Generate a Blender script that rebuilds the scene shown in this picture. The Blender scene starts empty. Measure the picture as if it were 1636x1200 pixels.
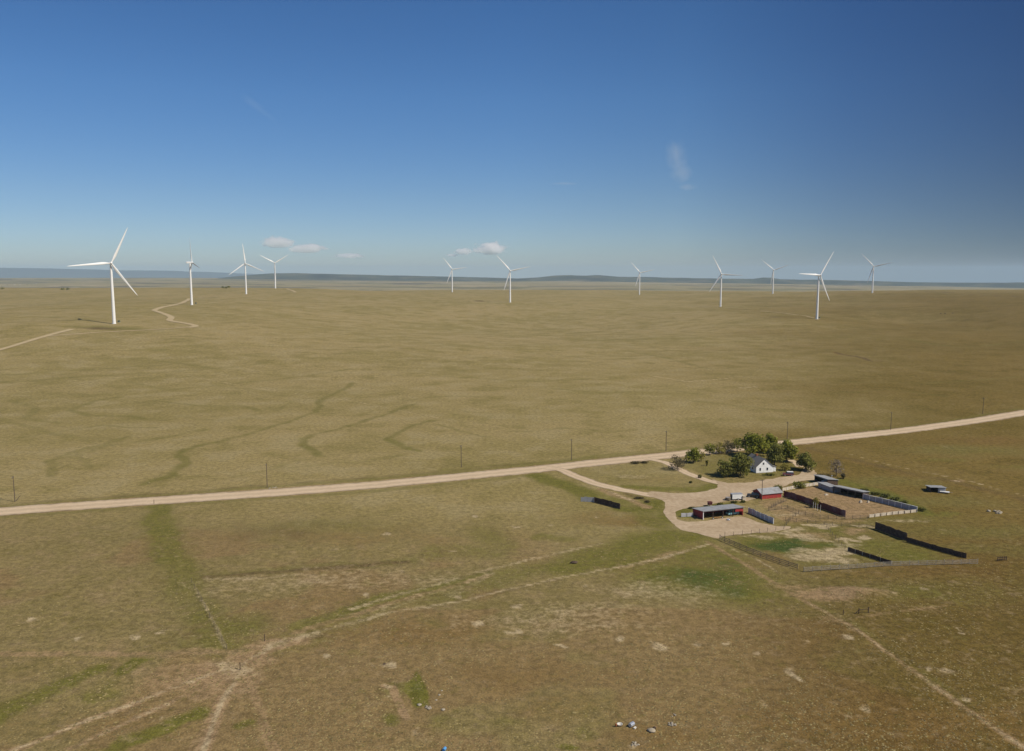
import bpy, bmesh, math, random
import numpy as np
from mathutils import Vector, Matrix
random.seed(7)
rng = np.random.default_rng(7)
D2R = math.radians
scene = bpy.context.scene
COL = scene.collection

# ------------------------------------------------------------------ camera
H0, F, CX, CY, W0 = 90.0, 1323.0, 818.0, 600.0, 1636.0      # drone height, focal length in photo pixels
PITCH = math.atan(162 / F)
cam_d = bpy.data.cameras.new('camera')
cam = bpy.data.objects.new('camera', cam_d)
COL.objects.link(cam)
cam.location = (0, 0, H0)
cam.rotation_euler = (math.pi / 2 - PITCH, 0, 0)
cam_d.sensor_width = 36.0
cam_d.lens = 36.0 * F / W0
cam_d.clip_start = 1.0
cam_d.clip_end = 300000.0
scene.camera = cam

# ------------------------------------------------------------------ world, sun, exposure
SUN_EL, SUN_AZ = 47.0, 118.0           # azimuth clockwise from +Y (the view direction)
world = bpy.data.worlds.new('World')
scene.world = world
world.use_nodes = True
wn, wl = world.node_tree.nodes, world.node_tree.links
wn.clear()
w_out = wn.new('ShaderNodeOutputWorld')
w_bg = wn.new('ShaderNodeBackground')
sky = wn.new('ShaderNodeTexSky')
sky.sky_type = 'NISHITA'
sky.sun_disc = False
sky.sun_elevation = D2R(SUN_EL)
sky.sun_rotation = D2R(SUN_AZ)
sky.altitude = 1800
sky.air_density = 1.0
sky.dust_density = 0.6
sky.ozone_density = 2.0
tc = wn.new('ShaderNodeTexCoord')
sep = wn.new('ShaderNodeSeparateXYZ')
mx = wn.new('ShaderNodeMath'); mx.operation = 'MAXIMUM'; mx.inputs[1].default_value = 0.012
cmb = wn.new('ShaderNodeCombineXYZ')
wl.new(tc.outputs['Generated'], sep.inputs[0])
wl.new(sep.outputs[0], cmb.inputs[0]); wl.new(sep.outputs[1], cmb.inputs[1])
wl.new(sep.outputs[2], mx.inputs[0]); wl.new(mx.outputs[0], cmb.inputs[2])
wl.new(cmb.outputs[0], sky.inputs[0])
# a clear dry sky seen through a polariser: deeper blue overhead and towards the right
hs = wn.new('ShaderNodeHueSaturation'); hs.inputs['Saturation'].default_value = 1.22
gm = wn.new('ShaderNodeGamma'); gm.inputs[1].default_value = 1.22
wl.new(sky.outputs[0], hs.inputs['Color']); wl.new(hs.outputs[0], gm.inputs[0])
def ramp_(src, stops):
    r_ = wn.new('ShaderNodeValToRGB'); e = r_.color_ramp.elements
    while len(e) < len(stops): e.new(.5)
    for q, (p_, c_) in zip(e, stops): q.position = p_; q.color = tuple(c_) + (1,)
    wl.new(src, r_.inputs[0]); return r_.outputs[0]
def mul_(a_, b_):
    m_ = wn.new('ShaderNodeMixRGB'); m_.blend_type = 'MULTIPLY'; m_.inputs[0].default_value = 1.0
    wl.new(a_, m_.inputs[1]); wl.new(b_, m_.inputs[2]); return m_.outputs[0]
pr = wn.new('ShaderNodeMapRange'); pr.inputs[1].default_value = -0.6; pr.inputs[2].default_value = 0.6
wl.new(sep.outputs[0], pr.inputs[0])
g3 = lambda v: (v, v, v)
side = ramp_(pr.outputs[0], [(0, g3(.85)), (.5, g3(.93)), (.66, g3(.84)), (.80, (.52, .55, .61)), (.94, (.29, .33, .40)), (1, (.27, .31, .38))])
low = ramp_(mx.outputs[0], [(0, (.58, .61, .76)), (.03, (.62, .65, .78)), (.09, (.76, .74, .80)), (.2, (.93, .92, .94)), (.34, (.97, .97, .98))])
wl.new(mul_(mul_(gm.outputs[0], side), low), w_bg.inputs[0])
w_bg.inputs[1].default_value = 0.075
wl.new(w_bg.outputs[0], w_out.inputs[0])

sd = bpy.data.lights.new('sun', 'SUN')
sd.energy = 4.5
sd.angle = D2R(0.5)
sd.color = (1.0, 0.925, 0.80)
sun = bpy.data.objects.new('sun', sd)
COL.objects.link(sun)
sv = Vector((math.sin(D2R(SUN_AZ)) * math.cos(D2R(SUN_EL)), math.cos(D2R(SUN_AZ)) * math.cos(D2R(SUN_EL)), math.sin(D2R(SUN_EL))))
sun.rotation_euler = sv.to_track_quat('Z', 'Y').to_euler()

scene.view_settings.view_transform = 'Standard'
scene.view_settings.look = 'None'
scene.view_settings.exposure = 0.0
scene.view_settings.gamma = 1.0
scene.cycles.volume_bounces = 12
scene.cycles.max_bounces = 12
scene.cycles.diffuse_bounces = 3
scene.cycles.use_denoising = True

# ------------------------------------------------------------------ noise and terrain
def hash2(ix, iy, s):
    n = (ix * 374761393 + iy * 668265263 + s * 974711) & 0x7fffffff
    n = ((n ^ (n >> 13)) * 1274126177) & 0x7fffffff
    return ((n ^ (n >> 16)) & 0xffff) / 65535.0
def vnoise(x, y, s=0):
    x = np.asarray(x, float); y = np.asarray(y, float)
    ix = np.floor(x).astype(np.int64); iy = np.floor(y).astype(np.int64)
    fx = x - ix; fy = y - iy
    fx = fx * fx * (3 - 2 * fx); fy = fy * fy * (3 - 2 * fy)
    a = hash2(ix, iy, s); b = hash2(ix + 1, iy, s); c = hash2(ix, iy + 1, s); d = hash2(ix + 1, iy + 1, s)
    return (a * (1 - fx) + b * fx) * (1 - fy) + (c * (1 - fx) + d * fx) * fy
def fbm(x, y, s=0, o=4):
    t = 0; a = 0.5; n = 0
    for k in range(o):
        t = t + a * vnoise(x * 2 ** k + 17.3 * k, y * 2 ** k - 9.1 * k, s + k); n += a; a *= 0.5
    return t / n
def sst(a, b, x):
    t = np.clip((x - a) / (b - a), 0, 1)
    return t * t * (3 - 2 * t)

def ray(px, py):
    a = (px - CX) / F; b = (CY - py) / F
    return a, math.cos(PITCH) + b * math.sin(PITCH), -math.sin(PITCH) + b * math.cos(PITCH)

# turbines: hub pixel height, base pixel, rotor phase, yaw
TURB = [  # base px, base py, hub-to-base px, phase, yaw
    (182.5, 517, 96, 65, 8), (306.5, 487, 67, 72, 103), (393.5, 470.5, 48.5, 96, 4), (440, 460.5, 40, 32, 8),
    (722.5, 467, 36, 8, 8), (815, 484, 50, 12, 5), (1021.5, 471, 35, 12, 10), (1151, 490, 51.5, -3, 6),
    (1234.5, 469.5, 37.5, 20, 8), (1305, 509.5, 69.5, 57, 44), (1393.5, 468.5, 42, 13, 4)]
TB = []
for px, py, hp, ph, yw in TURB:
    a, b, c = ray(px, py)
    t = 80.0 * F / hp                       # 80 m hub height
    TB.append((a * t, b * t, H0 + c * t))
anch = [(x, y, z) for x, y, z in TB]
for x in range(-600, 601, 200):
    for y in (-300, 0, 200, 350, 500, 620):
        anch.append((x, y, 0.0))
for px, py in ((-700, 455), (-300, 456), (0, 457), (150, 458), (300, 459), (560, 464), (640, 465), (900, 467), (1100, 468), (1480, 460), (1560, 459), (1636, 460), (1900, 458), (2300, 458)):
    a, b, c = ray(px, py)
    t = 3050.0
    anch.append((a * t, b * t, H0 + c * t))
for px, py in ((-100, 505), (60, 490), (620, 520), (900, 530), (1500, 520), (1636, 500)):
    a, b, c = ray(px, py)
    t = 1500.0
    anch.append((a * t, b * t, H0 + c * t))
for x, y in ((-3000, -300), (3000, -300), (-1500, -1500), (1500, -1500), (0, -2500)):
    anch.append((x, y, 0.0))
AN = np.array(anch)
_r = np.sqrt((AN[:, None, 0] - AN[None, :, 0]) ** 2 + (AN[:, None, 1] - AN[None, :, 1]) ** 2 + 160.0 ** 2)
RW = np.linalg.solve(_r + np.eye(len(AN)) * -2.0, AN[:, 2])
ROADPX = [(-160, 829), (-60, 822), (0, 817.5), (100, 810), (250, 800), (440, 787), (600, 774.5), (737, 761.5), (860, 749.5), (905, 744.5), (960, 738.5), (1040, 730.5), (1100, 724), (1180, 716), (1270, 706.5), (1350, 698), (1430, 689.5), (1500, 680.5), (1560, 672), (1636, 659.5), (1740, 644)]
_rd = []
for px, py in ROADPX:
    a, b, c = ray(px, py); t = -H0 / c; _rd.append((a * t, b * t))
RDX, RDY = np.array([p[0] for p in _rd]), np.array([p[1] for p in _rd])
VPX = np.array([-900, 0, 250, 430, 600, 760, 900, 1100, 1300, 1450, 1640, 2600.])
VZ = 90 - 15000 * (np.array([446, 444, 444, 445, 447, 448.5, 448.5, 450.5, 452.5, 454.5, 456, 457]) - 438) / 1323
def hz(x, y):
    x = np.asarray(x, float); y = np.asarray(y, float)
    sh = np.broadcast(x, y).shape
    x = np.broadcast_to(x, sh).ravel(); y = np.broadcast_to(y, sh).ravel()
    d = np.hypot(x, y)
    z = np.zeros_like(x)
    for (ax, ay, az), w in zip(AN, RW):
        z += w * np.sqrt((x - ax) ** 2 + (y - ay) ** 2 + 160.0 ** 2)
    far = sst(520, 900, d)
    z *= far
    z += far * ((fbm(x / 420.0, y / 420.0, 3) - 0.5) * 5.0 + (fbm(x / 120.0, y / 120.0, 8, 3) - 0.5) * 3.4)
    # hummocky pasture on the near side of the road, level about the farm
    farm = sst(0, 18, x) * (1 - sst(165, 185, x)) * sst(236, 252, y)
    z += sst(0, 30, np.interp(x, RDX, RDY) - 12 - y) * (1 - farm) * ((fbm(x / 8.0, y / 8.0, 4, 4) - 0.5) * .5 + (fbm(x / 30.0, y / 30.0, 6, 3) - 0.5) * .9)
    az = np.arctan2(x, y)
    dc = 3150 + 160 * np.sin(az * 9 + 1.0) + 120 * (vnoise(az * 12 + 50, 0 * az, 5) - 0.5)
    k = sst(dc, dc + 2200, d)
    zf = np.interp(CX + F * np.tan(np.clip(az, -1.2, 1.2)), VPX, VZ)           # valley floor at 15 km
    val = -95 + (zf + 95) * np.clip((d - 6000) / 9000, 0, 1) + (-480 - zf) * np.clip((d - 17500) / 18500, 0, 1) + 22 * (fbm(x / 1500.0, y / 1500.0, 11) - 0.5) * (d < 17500)
    z = z * (1 - k) + val * k
    # heap of earth beside the corral track
    z += 1.3 * np.exp(-(((x - 98.5) * 0.9 - (y - 226) * 0.3) / 5.5) ** 2 - (((y - 226) * 0.9 + (x - 98.5) * 0.3) / 3.4) ** 2)
    return z.reshape(sh)
def hz1(x, y):
    return float(hz(np.array([x]), np.array([y]))[0])
def G(px, py):
    """ground point seen at a photo pixel"""
    a, b, c = ray(px, py)
    if c < 0 and H0 / -c < 500:
        t = -H0 / c
        return Vector((a * t, b * t, hz1(a * t, b * t)))
    ts = 300 * 1.004 ** np.arange(1000)
    g = H0 + c * ts - hz(a * ts, b * ts)
    i = int(np.argmax(g < 0)) if (g < 0).any() else len(ts) - 1
    t0, t1 = ts[max(i - 1, 0)], ts[i]
    for _ in range(12):
        m = 0.5 * (t0 + t1)
        if H0 + c * m - hz1(a * m, b * m) < 0: t1 = m
        else: t0 = m
    return Vector((a * t1, b * t1, hz1(a * t1, b * t1)))
def GP(pts):
    return [G(*p) for p in pts]

# ------------------------------------------------------------------ materials
MATS = {}
def mat(name, col, rough=0.8, var=0.12, scale=0.6, metal=0.0, bump=0.0, spec=0.3, island=False, dirt=None, dirt_scale=1.2, leaf=False):
    if name in MATS: return MATS[name]
    m = bpy.data.materials.new(name); m.use_nodes = True
    n, l = m.node_tree.nodes, m.node_tree.links
    b = n['Principled BSDF']
    b.inputs['Roughness'].default_value = rough
    b.inputs['Metallic'].default_value = metal
    b.inputs['Specular IOR Level'].default_value = spec
    co = n.new('ShaderNodeTexCoord')
    nz = n.new('ShaderNodeTexNoise'); nz.inputs['Scale'].default_value = scale; nz.inputs['Detail'].default_value = 5
    l.new(co.outputs['Object'], nz.inputs['Vector'])
    src = nz.outputs['Fac']
    if island:
        ge = n.new('ShaderNodeNewGeometry')
        ad = n.new('ShaderNodeMath'); ad.operation = 'ADD'
        sb = n.new('ShaderNodeMath'); sb.operation = 'MULTIPLY'; sb.inputs[1].default_value = 0.5
        l.new(ge.outputs['Random Per Island'], ad.inputs[0]); l.new(nz.outputs['Fac'], ad.inputs[1])
        l.new(ad.outputs[0], sb.inputs[0]); src = sb.outputs[0]
    r = n.new('ShaderNodeValToRGB')
    r.color_ramp.elements[0].position = 0.3; r.color_ramp.elements[1].position = 0.7
    r.color_ramp.elements[0].color = tuple(c * (1 - var) for c in col) + (1,)
    r.color_ramp.elements[1].color = tuple(min(1, c * (1 + var)) for c in col) + (1,)
    l.new(src, r.inputs[0])
    out = r.outputs[0]
    if dirt:
        n2 = n.new('ShaderNodeTexNoise'); n2.inputs['Scale'].default_value = dirt_scale; n2.inputs['Detail'].default_value = 6
        l.new(co.outputs['Object'], n2.inputs['Vector'])
        r2 = n.new('ShaderNodeValToRGB'); r2.color_ramp.elements[0].position = 0.5; r2.color_ramp.elements[1].position = 0.72
        l.new(n2.outputs['Fac'], r2.inputs[0])
        mixn = n.new('ShaderNodeMixRGB'); mixn.inputs[2].default_value = tuple(dirt) + (1,)
        l.new(r2.outputs[0], mixn.inputs[0]); l.new(out, mixn.inputs[1]); out = mixn.outputs[0]
    l.new(out, b.inputs['Base Color'])
    if bump:
        bp = n.new('ShaderNodeBump'); bp.inputs['Strength'].default_value = bump; bp.inputs['Distance'].default_value = 0.1
        l.new(nz.outputs['Fac'], bp.inputs['Height']); l.new(bp.outputs[0], b.inputs['Normal'])
    if leaf:
        tr = n.new('ShaderNodeBsdfTranslucent'); mxs = n.new('ShaderNodeMixShader'); mxs.inputs[0].default_value = .48
        l.new(out, tr.inputs[0]); l.new(b.outputs[0], mxs.inputs[1]); l.new(tr.outputs[0], mxs.inputs[2]); l.new(mxs.outputs[0], n['Material Output'].inputs['Surface'])
    MATS[name] = m
    return m

M_white_turb = mat('turbine white paint', (0.86, 0.86, 0.84), 0.45, 0.03, 0.05)
M_nac = mat('nacelle white paint', (0.74, 0.74, 0.73), 0.5, 0.04, 0.2)
M_conc = mat('concrete', (0.42, 0.40, 0.36), 0.9, 0.15, 0.8)
M_box = mat('transformer green', (0.10, 0.12, 0.08), 0.6)
M_pole = mat('weathered pole wood', (0.13, 0.10, 0.07), 0.9, 0.25, 2.0)
M_insul = mat('insulator', (0.30, 0.30, 0.30), 0.3)
M_whitewall = mat('white clapboard', (0.84, 0.84, 0.83), 0.6, 0.05, 1.2, dirt=(0.68, 0.66, 0.62), dirt_scale=0.9)
M_shingle = mat('grey shingles', (0.205, 0.19, 0.165), 0.9, 0.2, 3.0, bump=0.4)
M_glass = mat('dark window glass', (0.03, 0.035, 0.045), 0.08, 0.1, 1.0, spec=0.6)
M_trim = mat('white trim', (0.78, 0.78, 0.76), 0.5, 0.04)
M_red = mat('barn red paint', (0.36, 0.045, 0.04), 0.75, 0.22, 1.5, dirt=(0.22, 0.06, 0.05))
M_redfence = mat('faded red boards', (0.13, 0.042, 0.038), 0.85, 0.35, 1.1, dirt=(0.20, 0.13, 0.13), dirt_scale=0.22)
M_metal = mat('galvanised roofing', (0.31, 0.315, 0.315), 0.7, 0.12, 0.8, dirt=(0.23, 0.22, 0.21), dirt_scale=0.5)
M_metal_dull = mat('dull metal sheets', (0.33, 0.34, 0.36), 0.6, 0.15, 0.6, dirt=(0.26, 0.24, 0.22))
M_wood_dk = mat('dark weathered boards', (0.080, 0.052, 0.038), 0.9, 0.3, 1.5, dirt=(0.12, 0.09, 0.065))
M_wood_gr = mat('grey weathered rails', (0.30, 0.27, 0.22), 0.9, 0.22, 1.5, dirt=(0.18, 0.15, 0.12))
M_wood_mid = mat('brown rails', (0.15, 0.12, 0.085), 0.9, 0.25, 1.5)
M_cream = mat('cream boards', (0.62, 0.54, 0.42), 0.8, 0.15, 0.8, dirt=(0.45, 0.36, 0.26))
M_whitepanel = mat('white windbreak sheet', (0.46, 0.46, 0.49), 0.6, 0.12, 0.6, dirt=(0.42, 0.41, 0.42))
M_whitepost = mat('white post', (0.80, 0.79, 0.76), 0.6, 0.05)
M_steel = mat('bare steel post', (0.30, 0.27, 0.25), 0.6, 0.15)
M_rubber = mat('tyre rubber', (0.02, 0.02, 0.02), 0.85, 0.1)
M_rim = mat('steel rim', (0.45, 0.45, 0.45), 0.4, 0.05)
M_carwhite = mat('white car paint', (0.84, 0.83, 0.80), 0.3, 0.03, spec=0.5)
M_cardark = mat('dark car paint', (0.035, 0.035, 0.04), 0.25, 0.1, spec=0.5)
M_carred = mat('maroon car paint', (0.16, 0.05, 0.06), 0.3, 0.1, spec=0.5)
M_teal = mat('faded turquoise paint', (0.22, 0.46, 0.52), 0.5, 0.12, 0.9)
M_rust = mat('rusty steel', (0.30, 0.11, 0.045), 0.85, 0.3, 2.0)
M_brownbox = mat('dark red bin', (0.10, 0.03, 0.028), 0.8, 0.2)
M_bark = mat('bark', (0.10, 0.078, 0.06), 0.95, 0.3, 3.0)
M_leaf_mid = mat('leaves mid green', (0.25, 0.26, 0.034), 0.75, 0.45, 0.35, island=True, leaf=True)
M_leaf_dk = mat('leaves dark green', (0.215, 0.215, 0.046), 0.75, 0.45, 0.35, island=True, leaf=True)
M_leaf_yl = mat('leaves yellow green', (0.32, 0.28, 0.06), 0.75, 0.4, 0.35, island=True, leaf=True)
M_twig = mat('bare grey twigs', (0.20, 0.165, 0.14), 0.95, 0.3, 0.4, island=True)
M_twig_gr = mat('budding twigs', (0.17, 0.145, 0.072), 0.9, 0.4, 0.4, island=True, leaf=True)
M_weed = mat('weeds', (0.15, 0.155, 0.040), 0.9, 0.4, 0.4, island=True, leaf=True)
M_rock = mat('pale limestone', (0.36, 0.31, 0.23), 0.9, 0.2, 1.5, bump=0.6)
M_rockgrey = mat('grey stones', (0.30, 0.26, 0.20), 0.9, 0.25, 1.5, bump=0.6)
M_whitestuff = mat('white plastic', (0.60, 0.57, 0.50), 0.5, 0.1)
M_shiny = mat('shiny steel', (0.62, 0.66, 0.72), 0.25, 0.1, metal=0.6)
M_blue = mat('blue plastic', (0.10, 0.32, 0.62), 0.4, 0.1)
M_cow = mat('black hide', (0.03, 0.022, 0.018), 0.8, 0.3)
M_hay = mat('old hay', (0.30, 0.24, 0.12), 0.95, 0.25, 2.0)

# ------------------------------------------------------------------ mesh helpers
class MB:
    def __init__(s): s.v = []; s.f = []; s.smooth = []
    def add(s, verts, faces, smooth=False):
        o = len(s.v); s.v += [tuple(v) for v in verts]
        s.f += [tuple(i + o for i in f) for f in faces]; s.smooth += [smooth] * len(faces)
        return s
    def box(s, cx, cy, z0, lx, ly, lz, ang=0.0, taper=1.0):
        c, n = math.cos(ang), math.sin(ang)
        vs = []
        for z, k in ((z0, 1.0), (z0 + lz, taper)):
            for dx, dy in ((-1, -1), (1, -1), (1, 1), (-1, 1)):
                x, y = dx * lx * k / 2, dy * ly * k / 2
                vs.append((cx + x * c - y * n, cy + x * n + y * c, z))
        return s.add(vs, [(3, 2, 1, 0), (4, 5, 6, 7), (0, 1, 5, 4), (1, 2, 6, 5), (2, 3, 7, 6), (3, 0, 4, 7)])
    def tube(s, p, q, r0, r1=None, n=8, smooth=True):
        r1 = r0 if r1 is None else r1
        p = Vector(p); q = Vector(q); d = (q - p).normalized()
        a = d.orthogonal().normalized(); b = d.cross(a)
        vs = []
        for c, r in ((p, r0), (q, r1)):
            for i in range(n):
                t = 2 * math.pi * i / n
                vs.append(c + a * (r * math.cos(t)) + b * (r * math.sin(t)))
        fs = [(i, (i + 1) % n, n + (i + 1) % n, n + i) for i in range(n)]
        s.add(vs, fs, smooth)
        s.add(vs[:n], [tuple(range(n))[::-1]]); s.add(vs[n:], [tuple(range(n))])
        return s
    def lathe(s, prof, n=24, c=(0, 0, 0), smooth=True):
        vs = []
        for r, z in prof:
            for i in range(n):
                t = 2 * math.pi * i / n
                vs.append((c[0] + r * math.cos(t), c[1] + r * math.sin(t), c[2] + z))
        fs = []
        for k in range(len(prof) - 1):
            for i in range(n):
                j = (i + 1) % n
                fs.append((k * n + i, k * n + j, (k + 1) * n + j, (k + 1) * n + i))
        s.add(vs, fs, smooth)
        s.add(vs[-n:], [tuple(range(n))]); s.add(vs[:n], [tuple(range(n))[::-1]])
        return s
    def quad_prism(s, pts, t):
        """solid slab: 4 points of the top face, thickness t straight down"""
        vs = [Vector(p) for p in pts] + [Vector(p) - Vector((0, 0, t)) for p in pts]
        return s.add(vs, [(0, 1, 2, 3), (7, 6, 5, 4), (0, 4, 5, 1), (1, 5, 6, 2), (2, 6, 7, 3), (3, 7, 4, 0)])
    def prism(s, poly, axis_a, axis_b, origin, direction, length):
        """extrude a 2D polygon (in axis_a, axis_b) along direction"""
        n = len(poly); A = Vector(axis_a); B = Vector(axis_b); O = Vector(origin); Dv = Vector(direction) * length
        vs = [O + A * p[0] + B * p[1] for p in poly]; vs += [v + Dv for v in vs]
        fs = [tuple(range(n))[::-1], tuple(range(n, 2 * n))] + [(i, (i + 1) % n, n + (i + 1) % n, n + i) for i in range(n)]
        return s.add(vs, fs)
    def blob(s, c, r, seed=0, n=10, jit=0.25):
        rr = random.Random(seed); vs = []; fs = []
        m = n // 2
        for i in range(m + 1):
            th = math.pi * i / m
            for j in range(n):
                ph = 2 * math.pi * j / n
                k = 1 + jit * (rr.random() - 0.5) * 2
                vs.append((c[0] + r[0] * k * math.sin(th) * math.cos(ph), c[1] + r[1] * k * math.sin(th) * math.sin(ph), c[2] + r[2] * (k if 0 < i < m else 1) * math.cos(th)))
        for i in range(m):
            for j in range(n):
                fs.append((i * n + j, (i + 1) * n + j, (i + 1) * n + (j + 1) % n, i * n + (j + 1) % n))
        return s.add(vs, fs, True)
    def build(s, name, material, parent=None, recalc=True):
        me = bpy.data.meshes.new(name)
        me.from_pydata(s.v, [], s.f)
        me.polygons.foreach_set('use_smooth', s.smooth)
        if recalc:
            bm = bmesh.new(); bm.from_mesh(me); bmesh.ops.recalc_face_normals(bm, faces=bm.faces); bm.to_mesh(me); bm.free()
        me.materials.append(material)
        o = bpy.data.objects.new(name, me); COL.objects.link(o)
        if parent is not None: o.parent = parent
        return o
def tag(o, label=None, cat=None, group=None, kind=None):
    if label: o['label'] = label
    if cat: o['category'] = cat
    if group: o['group'] = group
    if kind: o['kind'] = kind
    return o
def empty(name, loc, rz=0.0, label=None, cat=None, group=None):
    o = bpy.data.objects.new(name, None); COL.objects.link(o)
    o.location = loc; o.rotation_euler = (0, 0, rz); o.empty_display_size = 0.5
    return tag(o, label, cat, group)
def copy_tree(o, parent=None):
    c = o.copy(); COL.objects.link(c)
    if parent is not None: c.parent = parent
    for ch in list(o.children): copy_tree(ch, c)
    return c
def put(o, x, y, rz=None, s=None, dz=0.0):
    o.location = (x, y, hz1(x, y) + dz)
    if rz is not None: o.rotation_euler = (0, 0, rz)
    if s is not None: o.scale = (s, s, s) if not isinstance(s, tuple) else s
    return o
Z = Vector((0, 0, 1))

# ------------------------------------------------------------------ ground sheet (one fan-shaped mesh out to the horizon)
NA = 760
fan = np.concatenate([np.linspace(-44, 44, NA), np.linspace(44, 316, 70)[1:-1]])
rad = [12.0]
while rad[-1] < 36000:
    r = rad[-1]
    rad.append(r * (1.0062 if 110 < r < 1700 else 1.02 if r < 6000 else 1.035) + (4 if r < 110 else 0))
rad = np.array(rad)
azr = np.radians(fan)
AZ, RR = np.meshgrid(azr, rad)
X = (RR * np.sin(AZ)).ravel(); Y = (RR * np.cos(AZ)).ravel()
ZZ = hz(X, Y)
nr, nc = len(rad), len(fan)
idx = np.arange(nr * nc).reshape(nr, nc)
nxt = np.roll(idx, -1, axis=1)
quads = np.stack([idx[:-1], idx[1:], nxt[1:], nxt[:-1]], -1).reshape(-1, 4)
ctr = len(X)
X = np.append(X, 0); Y = np.append(Y, 0); ZZ = np.append(ZZ, hz1(0, 0))
tris = np.stack([np.full(nc, ctr), idx[0], nxt[0]], -1)

# cover maps in world space
RD = np.hypot(X, Y)
wx = X + (fbm(X / 14, Y / 14, 21) - 0.5) * 9 + (fbm(X / 3.5, Y / 3.5, 25, 2) - 0.5) * 2.4
wy = Y + (fbm(X / 14, Y / 14, 31) - 0.5) * 9 + (fbm(X / 3.5, Y / 3.5, 35, 2) - 0.5) * 2.4
farw = sst(400, 900, RD)
wx = wx * (1 - farw) + (X + (fbm(X / 50, Y / 50, 22) - 0.5) * 14) * farw
wy = wy * (1 - farw) + (Y + (fbm(X / 50, Y / 50, 32) - 0.5) * 14) * farw
green = np.zeros(len(X)); bare = green.copy(); pale = green.copy(); olive = green.copy(); brown = green.copy(); lush = green.copy(); rust = green.copy()
def near_idx(pts, m):
    xs = [p[0] for p in pts]; ys = [p[1] for p in pts]
    return np.nonzero((X > min(xs) - m) & (X < max(xs) + m) & (Y > min(ys) - m) & (Y < max(ys) + m))[0]
def stroke(layer, px, hw, k, soft=1.0, warp=1.0):
    pts = [(p.x, p.y) for p in GP(px)]
    ii = near_idx(pts, hw * 2.5 + 14)
    if len(ii) == 0: return
    w_ = float(warp) if warp else .25
    if hw < 1.6: w_ = min(w_, .14)
    x = X[ii] * (1 - w_) + wx[ii] * w_; y = Y[ii] * (1 - w_) + wy[ii] * w_
    d = np.full(len(ii), 1e9)
    for (ax, ay), (bx, by) in zip(pts[:-1], pts[1:]):
        dx, dy = bx - ax, by - ay
        t = np.clip(((x - ax) * dx + (y - ay) * dy) / (dx * dx + dy * dy + 1e-9), 0, 1)
        d = np.minimum(d, np.hypot(x - ax - t * dx, y - ay - t * dy))
    v = k * (1 - sst(hw * (1 - 0.6 * soft), hw * (1 + 0.8 * soft), d))
    layer[ii] = np.maximum(layer[ii], v)
def spot(layer, px, py, rx, ry, k, soft=0.6):
    c = G(px, py)
    ii = near_idx([(c.x, c.y)], max(rx, ry) * 2 + 12)
    d = np.sqrt(((wx[ii] - c.x) / rx) ** 2 + ((wy[ii] - c.y) / ry) ** 2)
    layer[ii] = np.maximum(layer[ii], k * (1 - sst(1 - soft, 1 + soft, d)))
def poly(layer, px, k, soft=1.5):
    pts = [(p.x, p.y) for p in GP(px)]
    ii = near_idx(pts, 12)
    x = 0.6 * X[ii] + 0.4 * wx[ii]; y = 0.6 * Y[ii] + 0.4 * wy[ii]
    inside = np.zeros(len(ii), bool); d = np.full(len(ii), 1e9)
    n = len(pts)
    for i in range(n):
        ax, ay = pts[i]; bx, by = pts[(i + 1) % n]
        cond = ((ay > y) != (by > y)) & (x < (bx - ax) * (y - ay) / (by - ay + 1e-12) + ax)
        inside ^= cond
        dx, dy = bx - ax, by - ay
        t = np.clip(((x - ax) * dx + (y - ay) * dy) / (dx * dx + dy * dy + 1e-9), 0, 1)
        d = np.minimum(d, np.hypot(x - ax - t * dx, y - ay - t * dy))
    sd_ = np.where(inside, d, -d)
    layer[ii] = np.maximum(layer[ii], k * sst(-soft, soft, sd_))

# swales winding over the prairie beyond the road
for pts, hw, k in (
    ([(565, 612), (512, 640), (506, 658), (440, 680), (390, 695), (330, 709), (288, 722), (296, 740), (262, 764), (225, 776)], 4.5, .8),
    ([(660, 645), (610, 665), (540, 685), (490, 700), (482, 712), (512, 728)], 4.5, .8),
    ([(690, 672), (640, 688), (620, 700), (640, 713), (668, 721)], 4.5, .85),
    ([(695, 678), (740, 690), (785, 698)], 3.5, .5), ([(258, 641), (320, 649), (390, 649), (412, 656)], 5, .6),
    ([(186, 634), (150, 641), (108, 656), (140, 664), (200, 666), (232, 671)], 5, .6),
    ([(205, 698), (130, 720), (85, 735), (75, 762)], 5, .55), ([(560, 590), (460, 604), (380, 612)], 6, .35),
    ([(0, 612), (180, 600), (330, 590)], 7, .35), ([(0, 600), (120, 592), (260, 583)], 7, .3),
    ([(250, 575), (340, 590), (420, 580)], 7, .35), ([(600, 788), (660, 765), (700, 755)], 3.5, .4),
    ([(1010, 560), (1140, 590), (1260, 590)], 8, .35), ([(1100, 640), (1240, 655), (1330, 660)], 6, .3),
    ([(1180, 545), (1220, 548), (1330, 560)], 6, .35), ([(1500, 470), (1560, 472), (1640, 474)], 9, .5),
    ([(1440, 540), (1530, 555), (1640, 545)], 9, .4), ([(1350, 610), (1480, 612), (1640, 600)], 7, .35),
    ([(830, 560), (960, 575), (1060, 570)], 7, .3), ([(700, 600), (860, 610), (960, 604)], 6, .3)):
    stroke(olive, pts, hw * .55, .34 + .42 * k)
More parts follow.
